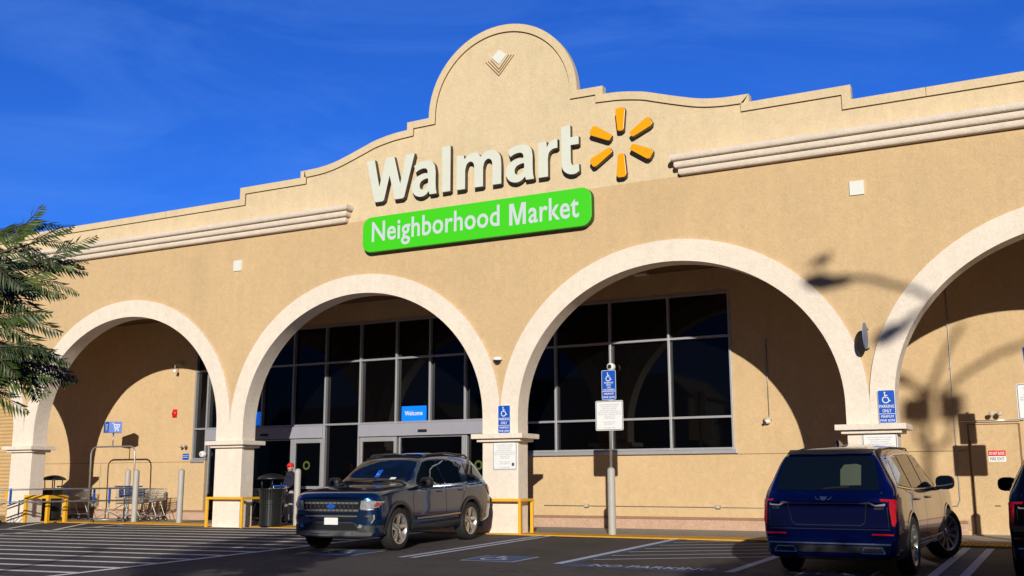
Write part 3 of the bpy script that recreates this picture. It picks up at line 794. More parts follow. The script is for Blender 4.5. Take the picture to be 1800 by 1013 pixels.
blue_sign(8.36, 2.25, .32, .64, -.03, LN, 'blue accessible parking sign on the pier behind the deep blue wagon')
NT = ['UNAUTHORIZED VEHICLES PARKED', 'IN DESIGNATED ACCESSIBLE', 'SPACES NOT DISPLAYING', 'DISTINGUISHING PLACARDS OR', 'SPECIAL LICENSE PLATES ISSUED FOR', 'PERSONS WITH DISABILITIES WILL BE', 'TOWED AWAY AT THE', "OWNER'S EXPENSE.", '', 'TOWED VEHICLES MAY', 'BE RECLAIMED AT', '', 'OR BY TELEPHONING']
def notice(x0, z0, w, h, y, label, grp='white towing notices', stamp=False, parent=None, name='towing_notice'):
    mb = MB(); mb.prism(rrect(x0, x0+w, z0, z0+h, .035, 4), y, y+.006, 'signwhite')
    a = rrect(x0+.012, x0+w-.012, z0+.012, z0+h-.012, .03, 4); b = rrect(x0+.024, x0+w-.024, z0+.024, z0+h-.024, .026, 4); n = len(a)
    mb.add([(p[0], y-.001, p[1]) for p in a]+[(p[0], y-.001, p[1]) for p in b], [(i, (i+1) % n, n+(i+1) % n, n+i) for i in range(n)], 'ink')
    st = (h-.1)/len(NT)
    for i, t in enumerate(NT):
        if not t: continue
        ww = min(w-.09, len(t)*.0165*w/.65)
        put_text(mb, t, x0+w/2-ww/2, z0+h-.065-(i+.75)*st, ww, st*.52, y-.0012, 'inkgrey', res=1)
    if stamp: mb.box(x0+w-.13, x0+w-.07, y-.002, y-.0012, z0+.09, z0+.16, 'ink')
    if parent: return mb.build(name, parent)
    return one(mb, name, label, 'sign', (x0+w/2, y, z0), grp)
notice(-.19, 1.42, .63, .65, -.012, 'white towing notice fixed to the middle pier below its capital', stamp=True)
notice(8.02, 1.42, .65, .65, -.012, 'white towing notice mostly hidden behind the deep blue wagon roof')
def bollard(x, y, h, r, label, grp='grey steel bollards'):
    mb = MB(); pr = [(r, 0), (r, h-r*.8)]+[(r*math.cos(R_(a)), h-r*.8+r*.8*math.sin(R_(a))) for a in range(15, 91, 15)]
    pr[-1] = (.001, h); mb.lathe(pr, (x, y, 0), 'grey'); mb.lathe([(r+.012, 0), (r+.012, .02), (r, .03)], (x, y, 0), 'concrete')
    return one(mb, 'bollard', label, 'bollard', (x, y, 0), grp)
def sign_post(x, y, labels):
    T1 = thing('sign_post', labels[0], 'sign post', (x, y, 0), group='sign posts in grey bollards')
    mb = MB(); pr = [(.085, 0), (.085, 1.40)]+[(.085*math.cos(R_(a)), 1.40+.07*math.sin(R_(a))) for a in range(15, 91, 15)]
    mb.lathe(pr, (x, y, 0), 'grey'); mb.build('bollard_sleeve', T1)
    mb = MB(); mb.tube([(x, y, 1.4), (x, y, 3.62)], .03, 'galv', 10); mb.build('pole', T1)
    blue_sign(x-.17, 2.95, .34, .66, y-.045, [('PARKING', .545, .058, .62), ('ONLY', .47, .058, .36), ('VAN', .395, .05, .26), ('ACCESSIBLE', .31, .06, .80), ('MINIMUM', .165, .07, .68), ('FINE $250', .045, .075, .84)], labels[1], van=True)
    notice(x-.33, 2.27, .66, .66, y-.045, labels[2])
sign_post(2.57, .40, ('grey bollard and pole carrying two parking signs in front of the big window', 'blue van accessible parking sign on the pole in front of the window', 'white towing notice on the pole in front of the window'))
sign_post(11.12, .30, ('grey bollard and pole carrying signs cut off by the right edge', 'blue parking sign cut off by the right edge of the photo', 'white towing notice cut off by the right edge of the photo'))
bollard(-6.95, 1.35, 1.52, .085, 'grey bollard standing between the black litter bin and the parked blue wagon')
bollard(-11.15, 1.30, 1.54, .085, 'grey bollard standing alone in front of the left bay wall')
bollard(-13.0, 1.35, 1.54, .085, 'front bollard of the close pair at the end of the cart rails')
bollard(-15.0, 2.85, 1.57, .085, 'rear bollard of the close pair near the cart rails')

# yellow pipe guards
def guard(pts, label, r=.032, posts=(), z=.75, k='yellow'):
    G = thing('guard_rail', label, 'guard rail', (pts[0][0], pts[0][1], 0), group='yellow guard rails round the piers')
    mb = MB()
    for a, b in zip(pts[:-1], pts[1:]):
        d = (Vector(b)-Vector(a)).normalized()*r
        if abs(a[0]-b[0]) > abs(a[1]-b[1]): mb.box(min(a[0], b[0])-r, max(a[0], b[0])+r, a[1]-r, a[1]+r, z-r, z+r, k)
        else: mb.box(a[0]-r, a[0]+r, min(a[1], b[1])+r+.001, max(a[1], b[1])+r, z-r+.001, z+r-.001, k)
    mb.build('rail', G, bevel=.008)
    for x, y in posts:
        mb = MB(); mb.box(x-r, x+r, y-r, y+r, -.02, z-r-.0005, k); mb.build('post', G, bevel=.008)
guard([(-8.73, -.15), (-7.52, -.15), (-7.52, .85)], 'yellow guard rail round the pier beside the black litter bin', posts=[(-8.73, -.15), (-7.52, -.15), (-7.52, .82)])
guard([(-.62, -.15), (.58, -.15), (.58, .45)], 'yellow guard rail round the middle pier behind the parked blue wagon', posts=[(-.62, -.15), (.58, -.15), (.58, .45)])
guard([(-16.0, -.02), (-15.05, -.02), (-15.05, .6)], 'yellow guard rail round the far left pier', posts=[(-16.0, -.02), (-15.05, -.02), (-15.05, .6)], r=.05)
guard([(-17.3, .35), (-16.2, .35)], 'thick yellow rail at the left edge behind the cart rails', posts=[(-17.2, .35)], r=.075, z=.80)

# wall things
mb = MB(); mb.lathe([(.001, .0), (.10, .0), (.10, -.05), (.06, -.085), (.001, -.09)], (-13.77, YB, 3.33), 'red', axis='y', n=12); mb.box(-13.86, -13.68, YB-.03, YB-.001, 3.2, 3.46, 'red')
one(mb, 'alarm_bell', 'red fire alarm on the left bay wall', 'alarm', (-13.77, YB, 3.2))
mb = MB(); mb.tube([(-13.63, YB-.02, 4.9), (-13.63, YB-.25, 4.9), (-13.63, YB-.25, 4.72)], .015, 'grey'); mb.ball((-13.63, YB-.25, 4.66), (.06, .06, .07), 'white'); mb.box(-13.75, -13.5, YB-.08, YB-.001, 4.85, 4.95, 'grey')
one(mb, 'hanging_camera', 'small camera hanging from a bracket high on the left bay wall', 'camera', (-13.63, YB, 4.6))
def dual_flood(x, z, label):
    mb = MB(); mb.box(x-.05, x+.05, YB-.05, YB-.001, z-.05, z+.05, 'beigepart')
    for s in (-1, 1):
        mb.tube([(x, YB-.05, z), (x+s*.07, YB-.14, z+.02)], .014, 'beigepart'); mb.lathe([(.001, 0), (.03, .0), (.055, -.10), (.04, -.12), (.001, -.12)], (x+s*.08, YB-.12, z), 'beigepart', axis='y', n=12)
    one(mb, 'flood_lamp', label, 'lamp', (x, YB, z-.05), 'twin flood lamps on the walls')
dual_flood(-13.2, 2.28, 'pale twin flood lamp left of the first window')
dual_flood(10.22, 2.56, 'pale twin flood lamp above the fire exit door')
mb = MB(); mb.box(-13.33, -13.08, YB-.02, YB-.001, 1.86, 2.05, 'blue'); mb.box(-13.33, -13.08, YB-.021, YB-.0202, 1.99, 2.0, 'signwhite'); mb.box(-13.30, -13.11, YB-.021, YB-.0202, 1.93, 1.945, 'signwhite')
one(mb, 'wall_notice', 'small blue notice under the flood lamp on the left wall', 'sign', (-13.2, YB, 1.86))
mb = MB(); mb.lathe([(.001, -.14), (.045, -.14), (.085, -.12), (.10, -.05), (.10, 0)], (-12.42, YB-.04, 2.02), 'white', axis='y'); mb.lathe([(.001, -.145), (.05, -.144)], (-12.42, YB-.04, 2.02), 'beigepart', axis='y')
one(mb, 'door_button', 'round white camera on the window post left of the near pier', 'camera', (-12.42, YB, 1.9))
CZ = 4.03
mb = MB(); mb.lathe([(.001, -.15), (.05, -.15), (.095, -.12), (.10, -.04), (.10, 0)], (1.36, YB-.03, CZ), 'white', axis='y'); mb.lathe([(.001, -.156), (.055, -.152)], (1.36, YB-.03, CZ), 'black', axis='y')
one(mb, 'window_camera', 'round white camera on the big window mullion above the pole sign', 'camera', (1.31, YB, 3.68))
mb = MB(); mb.tube([(5.33, YB-.02, 4.46), (5.33, YB-.02, 2.66)], .012, 'galv'); mb.box(5.30, 5.36, YB-.05, YB-.001, 4.4, 4.5, 'galv'); one(mb, 'conduit', 'vertical pipe on the wall right of the big window', 'pipe', (5.33, YB, 2.66))
mb = MB(); mb.ball((5.31, YB-.10, 2.55), (.08, .08, .07), 'white'); mb.lathe([(.001, 2.64), (.09, 2.62), (.10, 2.57)], (5.31, YB-.08, 0), 'beigepart'); mb.ball((5.25, YB-.16, 2.52), .035, 'black')
one(mb, 'wall_camera', 'white camera at the foot of the pipe right of the big window', 'camera', (5.31, YB, 2.47))
mb = MB(); mb.tube([(9.38, YB-.02, 5.9), (9.39, YB-.02, 4.6), (9.37, YB-.02, .74), (9.31, YB-.02, .62), (9.0, YB-.02, .60)], .012, 'galv')
for z in (5.0, 4.55, 3.6, 2.6, 1.5): mb.box(9.355, 9.405, YB-.035, YB-.001, z-.015, z+.015, 'galv')
one(mb, 'conduit', 'long vertical pipe down the wall left of the fire exit door', 'pipe', (9.37, YB, .6))
mb = MB(); mb.tube([(-.6, YB-.02, .555), (9.0, YB-.02, .53)], .010, 'galv', 6); one(mb, 'conduit', 'low horizontal pipe along the wall under the big window', 'pipe', (4, YB, .53))
for i, x in enumerate((.60, 4.02)):
    mb = MB(); mb.box(x-.055, x+.055, YB-.06, YB-.001, .51, .60, 'galv'); mb.box(x-.045, x+.045, YB-.075, YB-.0605, .53, .59, 'beigepart')
    one(mb, 'outlet_box', ('grey outlet box low on the wall left of the pole sign', 'grey outlet box low on the wall right of the pole sign')[i], 'outlet', (x, YB, .5), 'outlet boxes under the window')
mb = MB(); mb.box(9.42, 9.56, YB-.03, YB-.001, .12, .34, 'brick'); one(mb, 'wall_box', 'pinkish hatch low on the wall beside the fire exit', 'hatch', (9.49, YB, .12))
mb = MB(); mb.box(2.05, 2.45, 4.3-1.1, 4.6-1.1, ZCE-.03, ZCE-.002, 'beigepart'); mb.box(2.09, 2.41, 3.24, 3.46, ZCE-.035, ZCE-.0302, 'white')
one(mb, 'ceiling_light', 'unlit square ceiling lamp inside the arch over the big window', 'ceiling lamp', (2.25, 3.3, ZCE))

# ================================================================== litter bins
def bin_(x, y, label, s=1):
    Bn = thing('litter_bin', label, 'litter bin', (x, y, 0), group='black litter bins')
    r = .30*s; h = .98*s; mb = MB()
    for i in range(30):
        a = 2*math.pi*i/30; ca, sa = math.cos(a), math.sin(a); t = (-sa, ca)
        w = .024*s; L = []
        for z, rr in ((.05, r*.93), (h*.72, r*.97), (h*.9, r*1.04), (h, r*1.10)):
            for q in (-w, w): L.append((x+ca*rr+t[0]*q, y+sa*rr+t[1]*q, z))
            for q in (w, -w): L.append((x+ca*(rr-.012)+t[0]*q, y+sa*(rr-.012)+t[1]*q, z))
        fs = []
        for j in range(3):
            for q in range(4): fs.append((j*4+q, j*4+(q+1) % 4, (j+1)*4+(q+1) % 4, (j+1)*4+q))
        mb.add(L, fs, 'blacksat')
    for z, rr in ((.05, r*.95), (h*.62, r*.97), (h, r*1.12)):
        mb.tube([(x+rr*math.cos(2*math.pi*i/28), y+rr*math.sin(2*math.pi*i/28), z) for i in range(29)], .016, 'blacksat', 6)
    mb.build('slatted_body', Bn)
    mb = MB(); mb.lathe([(r*.86, .03), (r*.86, h-.02), (r*1.06, h+.01), (.2*s, h+.015)], (x, y, 0), 'black'); mb.build('liner', Bn)
    mb = MB()
    for a in (45, 135, 225, 315): mb.tube([(x+r*.8*math.cos(R_(a)), y+r*.8*math.sin(R_(a)), h-.02), (x+r*.85*math.cos(R_(a)), y+r*.85*math.sin(R_(a)), h+.26*s)], .016, 'blacksat')
    mb.lathe([(r*1.22, h+.255*s), (r*1.24, h+.27*s), (r*1.1, h+.32*s), (r*.75, h+.37*s), (r*.35, h+.40*s), (.001, h+.41*s)], (x, y, 0), 'black'); mb.lathe([(r*1.22, h+.255*s), (.001, h+.25*s)], (x, y, 0), 'black')
    mb.build('hood', Bn)
    return Bn
bin_(-7.10, .48, 'black slatted litter bin with a domed hood beside the yellow rail')
bin_(-16.45, 1.25, 'black litter bin with a hood half hidden behind the left pier', 1.0)

# ================================================================== carts
def cart(x, y, rz, label, z=0):
    C = thing('shopping_cart', label, 'shopping cart', (x, y, z), rz, 'shopping carts by the left wall')
    def lo(mb, name, par=C): return mb.build(name, par, local=True, fix=False)
    # basket: front narrow end at +x
    def corner(t, s, zz):
        # t 0 rear ..1 front, zz 0 bottom..1 top
        X = -.40+.80*t; hw = .27-.06*t; zb = .52+.12*t; zt = .98-.02*t
        hw2 = hw*(.84+.16*zz); return (X-(1-zz)*.10*(1 if t < .5 else -.0)+(0), s*hw2, zb+(zt-zb)*zz)
    mb = MB()
    for zz in (0, .2, .4, .6, .8, 1):
        rr = .009 if zz in (0, 1) else .0045
        mb.tube([corner(0, 1, zz), corner(1, 1, zz), corner(1, -1, zz), corner(0, -1, zz), corner(0, 1, zz)], rr, 'galv', 5, cap=False)
    for i in range(19):
        t = i/18
        for s in (1, -1): mb.tube([corner(t, s, 0), corner(t, s, 1)], .0038, 'galv', 4, cap=False)
        mb.tube([corner(t, 1, 0), corner(t, -1, 0)], .0035, 'galv', 4, cap=False)
    for i in range(9):
        u = -1+2*i/8
        for t in (0, 1):
            a = Vector(corner(t, 1, 0)); b = Vector(corner(t, -1, 0)); c = Vector(corner(t, 1, 1)); d = Vector(corner(t, -1, 1)); k = (u+1)/2
            mb.tube([a.lerp(b, k), c.lerp(d, k)], .0038, 'galv', 4, cap=False)
    lo(mb, 'basket')
    mb = MB()
    for s in (1, -1):
        mb.tube([(-.50, s*.24, 1.03), (-.46, s*.25, .60), (-.40, s*.25, .22), (-.30, s*.25, .17), (.38, s*.22, .17), (.42, s*.22, .15)], .014, 'galv', 6)
        mb.tube([(.35, s*.22, .17), (.18, s*.22, .56)], .011, 'galv', 6)
    for xx in (-.3, 0, .3): mb.tube([(xx, .24, .17), (xx, -.24, .17)], .009, 'galv', 6)
    lo(mb, 'frame')
    mb = MB(); mb.tube([(-.52, -.26, 1.04), (-.52, .26, 1.04)], .022, 'cartblue', 8); lo(mb, 'handle')
    mb = MB(); mb.box(-.40, -.385, -.22, .22, .72, .96, 'cartblue'); lo(mb, 'child_seat')
    for xx in (-.36, .40):
        for s in (1, -1):
            mb = MB(); mb.lathe([(.001, -.014), (.05, -.014), (.06, -.008), (.06, .008), (.05, .014), (.001, .014)], (xx, s*.22, .06), 'rubber', axis='y', n=14)
            mb.lathe([(.001, -.016), (.024, -.016), (.024, .016), (.001, .016)], (xx, s*.22, .06), 'galv', axis='y', n=10); mb.tube([(xx, s*.22, .06), (xx-.01, s*.22, .17)], .009, 'black', 6)
            lo(mb, 'caster')
    return C
cart(-17.05, 2.6, R_(8), 'shopping cart with blue handle standing in the dark left shadow')
cart(-13.35, 2.3, R_(12), 'shopping cart beside the pair of grey bollards')
for dx in (.30, .60):
    cart(-13.35-dx*.98, 2.3-dx*.2, R_(12), ('shopping cart nested between the hoop and the pair of bollards' if dx < .5 else 'hindmost shopping cart of the nested row under the hoop'))
# corral rails and hoop
RLs = thing('cart_corral', 'wheeled grey double rail barrier with blue uprights in front of the left pier', 'barrier', (-15, -.5, 0))
RA, RB = Vector((-13.15, 1.60, 0)), Vector((-17.3, -2.95, 0)); RD = (RB-RA).normalized(); RN = Vector((-RD.y, RD.x, 0))
def rp_(t, o, z): p = RA+(RB-RA)*t+RN*o; return (p.x, p.y, z)
for o_ in (.16, -.12):
    for z in (.955, .60):
        mb = MB(); mb.tube([rp_(0, o_, z+.045), rp_(1, o_, z-.02)], .022, 'galvd', 8); mb.build('rail', RLs)
for t, o_ in ((.13, .16), (.20, -.12), (.56, .16), (.62, -.12)):
    p = Vector(rp_(t, o_, 0)); mb = MB(); mb.box(p.x-.024, p.x+.024, p.y-.024, p.y+.024, .56, 1.0, 'cartblue'); mb.build('upright', RLs)
for t0 in (.06, .60):
    for o_ in (.16, -.12):
        a = rp_(t0, o_, .09); b = rp_(t0+.14, o_, .09)
        mb = MB(); mb.tube([a, b], .018, 'galv', 8); mb.tube([a, rp_(t0+.16, o_, .60)], .012, 'galv', 6); mb.tube([b, rp_(t0-.02, o_, .60)], .012, 'galv', 6)
        mb.tube([rp_(t0+.07, o_, .09), rp_(t0+.07, o_, .60)], .014, 'galv', 6); mb.build('leg_brace', RLs)
        for q in (a, b):
            mb = MB(); mb.lathe([(.001, -.016), (.055, -.016), (.062, 0), (.055, .016), (.001, .016)], (q[0], q[1], .05), 'rubber', axis='y', n=14); mb.lathe([(.001, -.018), (.03, -.018)], (q[0], q[1], .05), 'galv', axis='y', n=10); mb.build('caster', RLs)
H = thing('cart_return_hoop', 'tall bent pipe hoop holding a blue cart sign over the rails', 'sign frame', (-15.1, 2.3, 0))
hp = [(-16.05, 2.3, 0), (-16.10, 2.3, 2.05)]+[(-16.10+.22-.22*math.cos(R_(a)), 2.3, 2.05+.22*math.sin(R_(a))) for a in (30, 60, 90)]+[(-14.15-.22+.22*math.sin(R_(a)), 2.3, 2.05+.22*math.cos(R_(a))) for a in (0, 30, 60, 90)]+[(-14.10, 2.3, 0)]
mb = MB(); mb.tube(hp, .026, 'galv', 10); mb.tube([(-15.15, 2.3, 2.27), (-15.15, 2.3, 2.72)], .02, 'galv', 8); mb.build('hoop', H)
mb = MB(); cx, cy = -15.13, 2.3
# three-cornered sign box: two faces seen
P3 = [(cx-.36, cy-.10), (cx+.03, cy-.24), (cx+.36, cy-.02), (cx, cy+.3)]
mb.add([(x, y, z) for z in (2.70, 3.04) for x, y in P3], [(0, 1, 5, 4), (1, 2, 6, 5), (2, 3, 7, 6), (3, 0, 4, 7), (0, 3, 2, 1), (4, 5, 6, 7)], 'cartblue')
def face(p, q, o=.004):
    p = Vector((*p, 0)); q = Vector((*q, 0)); d = (q-p).normalized(); nn = Vector((d.y, -d.x, 0))
    return lambda a, b, c: tuple(p+d*a+nn*(o-c)+Vector((0, 0, b)))
for p, q in ((P3[0], P3[1]), (P3[1], P3[2])):
    f = face(p, q)
    strokes(mb, [[(.09, 2.99), (.14, 2.99), (.19, 2.80), (.31, 2.80)], [(.145, 2.95), (.33, 2.95)], [(.33, 2.95), (.30, 2.84)], [(.17, 2.84), (.30, 2.84)], [(.22, 2.95), (.22, 2.84)], [(.27, 2.95), (.265, 2.84)]], .016, 0, 'signwhite', fn=f)
    disc(mb, .20, 2.76, .018, -.003, 'signwhite', fn=f); disc(mb, .29, 2.76, .018, -.003, 'signwhite', fn=f)
one(mb, 'cart_return_sign', 'blue box sign with a white cart symbol on the pipe hoop', 'sign', (cx, cy, 2.7))

# ================================================================== person
def person():
    Pn = thing('person', 'person in red cap and dark jacket standing behind the litter bin', 'person', (-8.05, 2.35, 0.014))
    J = [(0,0,.90),(0.02,-.02,1.08),(.05,-.05,1.26),(.07,-.07,1.38),(.085,-.09,1.44),      # pelvis..neck
         (-.12,.06,1.36),(-.18,.0,1.10),(-.10,-.22,.98),                                    # arm r
         (.20,-.12,1.35),(.27,-.20,1.08),(.18,-.38,.98),                                    # arm l
         (-.09,.02,.86),(-.10,.0,.47),(-.10,.04,.09),
         (.09,-.02,.86),(.12,-.06,.47),(.12,-.02,.09)]
    E2 = [(0,1),(1,2),(2,3),(3,4),(3,5),(5,6),(6,7),(3,8),(8,9),(9,10),(0,11),(11,12),(12,13),(0,14),(14,15),(15,16)]
    Rr = [.15,.135,.15,.11,.06,.065,.05,.038,.065,.05,.038,.095,.07,.05,.095,.07,.05]
    # feet
    J += [(-.08,-.14,.04),(.15,-.20,.04)]; E2 += [(13,17),(16,18)]; Rr += [.04,.04]
    # fingers
    for w, base in ((7, Vector((-.10,-.22,.98))), (10, Vector((.18,-.38,.98)))):
        for f in range(5):
            i = len(J); off = (f-2)*.017
            d = Vector((off, -.07 if f else -.04, -.01)); J.append(tuple(base+d)); Rr.append(.012); E2.append((w, i))
            j = len(J); J.append(tuple(base+d+Vector((off*.3, -.035, -.03)))); Rr.append(.009); E2.append((i, j))
    me = bpy.data.meshes.new('body'); me.from_pydata(J, E2, []); o = bpy.data.objects.new('body', me); COL.objects.link(o)
    sk = o.modifiers.new('s', 'SKIN'); 
    for i, r in enumerate(Rr): me.skin_vertices[0].data[i].radius = (r, r*.8 if i < 3 else r)
    me.skin_vertices[0].data[0].use_root = True
    sb = o.modifiers.new('u', 'SUBSURF'); sb.levels = 1; sb.render_levels = 1
    dg = bpy.context.evaluated_depsgraph_get(); dg.update(); nm = bpy.data.meshes.new_from_object(o.evaluated_get(dg)); bpy.data.objects.remove(o)
    nm.materials.clear()
    for k in ('navy', 'greycloth', 'skin'): nm.materials.append(M[k])
    for p in nm.polygons:
        c = p.center; p.use_smooth = True
        p.material_index = 1 if c.z < .90 else 0
        if (c.y < -.22 and .90 < c.z < 1.0): p.material_index = 2
        if c.z < .08: p.material_index = 0
        if c.z > 1.44: p.material_index = 2
    b = bpy.data.objects.new('body', nm); COL.objects.link(b); b.parent = Pn
    hd = MB(); c = (.12, -.14, 1.545)
    hd.ball(c, (.075, .092, .115), 'skin', 18); hd.ball((c[0], c[1]-.095, c[2]-.01), (.014, .022, .02), 'skin', 8)
    for s in (-1, 1): hd.ball((c[0]+s*.03, c[1]-.083, c[2]+.015), .010, 'ink', 8); hd.ball((c[0]+s*.077, c[1], c[2]), (.012, .022, .032), 'skin', 8)
    hd.ball((c[0], c[1]-.083, c[2]-.055), (.025, .008, .006), 'red', 8); hd.build('head', Pn, local=True)
    cp = MB(); cp.ball((c[0], c[1]+.005, c[2]+.055), (.092, .105, .085), 'redcloth', 16); cp.add([(c[0]-.07, c[1]-.07, c[2]+.05), (c[0]+.07, c[1]-.07, c[2]+.05), (c[0]+.05, c[1]-.17, c[2]+.035), (c[0]-.05, c[1]-.17, c[2]+.035)], [(0, 1, 2, 3)], 'redcloth')
    cp.build('cap', Pn, local=True)
person()
cart(-8.15, 1.5, R_(-95), 'shopping cart pushed by the person behind the litter bin', .014)

# ================================================================== cars
def pchip(xs, ys, x):
    n = len(xs)
    if x <= xs[0]: return ys[0]
    if x >= xs[-1]: return ys[-1]
    h = [xs[i+1]-xs[i] for i in range(n-1)]; d = [(ys[i+1]-ys[i])/h[i] for i in range(n-1)]
    m_ = [d[0]]+[0 if d[i-1]*d[i] <= 0 else 2*d[i-1]*d[i]/(d[i-1]+d[i]) for i in range(1, n-1)]+[d[-1]]
    for i in range(n-1):
        if x <= xs[i+1]:
            t = (x-xs[i])/h[i]
            return (2*t**3-3*t*t+1)*ys[i]+(t**3-2*t*t+t)*h[i]*m_[i]+(-2*t**3+3*t*t)*ys[i+1]+(t**3-t*t)*h[i]*m_[i+1]
def make_shell(st, bowf, bowr, axles, wr, paintk):
    """st rows: X,zb,ws,wm,zm,wsh,zsh,wr,zr,zt front to rear"""
    st = sorted(st); cols = list(zip(*st)); xs = list(cols[0])
    # sample stations
    X = []
    for a, b in zip(xs[:-1], xs[1:]):
        n = max(1, int((b-a)/.045)+1)
        X += [a+(b-a)*i/n for i in range(n)]
    X.append(xs[-1]); rings = []
    for x in X:
        zb, ws, wm, zm, wsh, zsh, wr_, zr, zt = [pchip(xs, cols[j], x) for j in range(1, 10)]
        half = [(0, zb), (ws*.6, zb), (ws, zb+.03), ((ws+wm*2)/3, zb+(zm-zb)*.45), (wm, zm), (wm*.55+wsh*.45, zm+(zsh-zm)*.60), (wsh, zsh), (wr_*.5+wsh*.5+.012, (zsh+zr)/2), (wr_, zr), (wr_*.82, zr+(zt-zr)*.62), (wr_*.45, zr+(zt-zr)*.92), (0, zt)]
        hp_ = cr2(half, 4)
        full = [(-y, z) for y, z in hp_[::-1]][:-1]+hp_[:-1] if False else hp_+[(-y, z) for y, z in hp_[::-1][1:-1]]
        xr = (x-xs[0])/(xs[-1]-xs[0])
        rg = []
        for y, z in full:
            bx = 0
            if x > xs[-1]-1.0: bx = -bowf*abs(y)**2.4*((x-xs[-1]+1.0)/1.0)**1.5
            if x < xs[0]+.8: bx = bowr*abs(y)**2.6*((xs[0]+.8-x)/.8)**1.5
            rg.append((x+bx, y, z))
        rings.append(rg)
    n = len(rings[0]); vs = [v for r in rings for v in r]
    fs = [(i*n+j, i*n+(j+1) % n, (i+1)*n+(j+1) % n, (i+1)*n+j) for i in range(len(rings)-1) for j in range(n)]
    half_n = n//2+1
    # end caps as strips between left and right halves
    for base, flip in ((0, 0), ((len(rings)-1)*n, 1)):
        for j in range(half_n-1):
            a, b = j, j+1; a2, b2 = (n-j) % n, (n-j-1) % n
            q = [base+a, base+b, base+b2, base+a2]; q = [v for i, v in enumerate(q) if v not in q[:i]]
            if len(q) > 2: fs.append(q)
    me = bpy.data.meshes.new('shell'); me.from_pydata(vs, [], fs); me.materials.append(M[paintk]); me.materials.append(M['rimd'])
    b = bmesh.new(); b.from_mesh(me); bmesh.ops.remove_doubles(b, verts=b.verts, dist=1e-5); bmesh.ops.recalc_face_normals(b, faces=b.faces)
    if b.calc_volume(signed=True) < 0: bmesh.ops.reverse_faces(b, faces=b.faces)
    b.to_mesh(me)
    bvh0 = BVHTree.FromBMesh(b); b.free()
    # wheel arch cut
    o = bpy.data.objects.new('shell', me); COL.objects.link(o)
    nm = None
    for attempt in range(8):
        cut = []; o.modifiers.clear()
        for ax in axles:
            for sgn in (1, -1):
                cm = MB(); nn = 40; L = []; ph = .013+.021*attempt
                for yy in (sgn*(.60+.0013*attempt), sgn*1.2):
                    for j in range(nn):
                        a = 2*math.pi*j/nn+ph; L.append((ax+.0007*attempt+(wr+.06)*math.cos(a), yy, wr+(wr+.06)*math.sin(a)))
                cm.add(L, [list(range(nn)), list(range(nn, 2*nn))]+[(j, (j+1) % nn, nn+(j+1) % nn, nn+j) for j in range(nn)], 'rimd')
                co_ = cm.build('cut'); cut.append(co_)
                bo = o.modifiers.new('b', 'BOOLEAN'); bo.object = co_; bo.operation = 'DIFFERENCE'; bo.solver = 'FAST'
        dg = bpy.context.evaluated_depsgraph_get(); dg.update(); nm = bpy.data.meshes.new_from_object(o.evaluated_get(dg))
        bb = bmesh.new(); bb.from_mesh(nm); vol = bb.calc_volume(signed=True); bb.free()
        if 8 < vol < 11 and max(abs(v.co.y) for v in nm.vertices) < 1.05: break
        for c in cut: bpy.data.objects.remove(c, do_unlink=True)
        cut = []
    # name the black wells
    nm.materials.clear(); nm.materials.append(M[paintk]); nm.materials.append(M['rimd'])
    for p in nm.polygons:
        p.use_smooth = True; inw = False
        c = p.center
        for ax in axles:
            rad = math.hypot(c.x-ax, c.z-wr)
            if rad < wr+.075 and abs(c.y) < .97 and (abs(rad-(wr+.06)) < .02 and abs(p.normal.y) < .35 or (abs(abs(c.y)-.60) < .01 and abs(p.normal.y) > .9)): inw = True
        p.material_index = 1 if inw else 0
        if inw: p.use_smooth = False
        if c.z < .30 and p.normal.z < -.6: p.material_index = 1
    for c in cut+[o]: bpy.data.objects.remove(c, do_unlink=True)
    return nm, bvh0
def project(poly, axis, bvh, off, k, mb, res=.07, maxd=6):
    """poly in (a,b): side axes 'L','R' use (x,z); 'F','B' use (y,z); 'T' uses (x,y). Drapes it on the body."""
    b = bmesh.new(); vv = [b.verts.new((p[0], p[1], 0)) for p in poly]; f = b.faces.new(vv)
    bmesh.ops.triangulate(b, faces=[f])
    x0 = min(p[0] for p in poly); x1 = max(p[0] for p in poly); y0 = min(p[1] for p in poly); y1 = max(p[1] for p in poly)
    t = x0+res
    while t < x1-1e-4: bmesh.ops.bisect_plane(b, geom=b.verts[:]+b.edges[:]+b.faces[:], plane_co=(t, 0, 0), plane_no=(1, 0, 0)); t += res
    t = y0+res
    while t < y1-1e-4: bmesh.ops.bisect_plane(b, geom=b.verts[:]+b.edges[:]+b.faces[:], plane_co=(0, t, 0), plane_no=(0, 1, 0)); t += res
    D = {'L': Vector((0, -1, 0)), 'R': Vector((0, 1, 0)), 'F': Vector((-1, 0, 0)), 'B': Vector((1, 0, 0)), 'T': Vector((0, 0, -1))}[axis]
    b.verts.index_update(); V = []; bad = set()
    for v in b.verts:
        a, c = v.co.x, v.co.y
        o_ = {'L': (a, 3, c), 'R': (a, -3, c), 'F': (4, a, c), 'B': (-4, a, c), 'T': (a, c, 4)}[axis]
        hit = bvh.ray_cast(Vector(o_), D, maxd)
        if hit[0] is None: bad.add(v.index); V.append((0, 0, 0)); continue
        nrm = hit[1] if hit[1].dot(D) < 0 else -hit[1]
        V.append(tuple(hit[0]-D*off*.6+nrm*off*.5))
    F = [[v.index for v in f.verts] for f in b.faces if not any(v.index in bad for v in f.verts)]; b.free()
    mb.add(V, F, k, True)
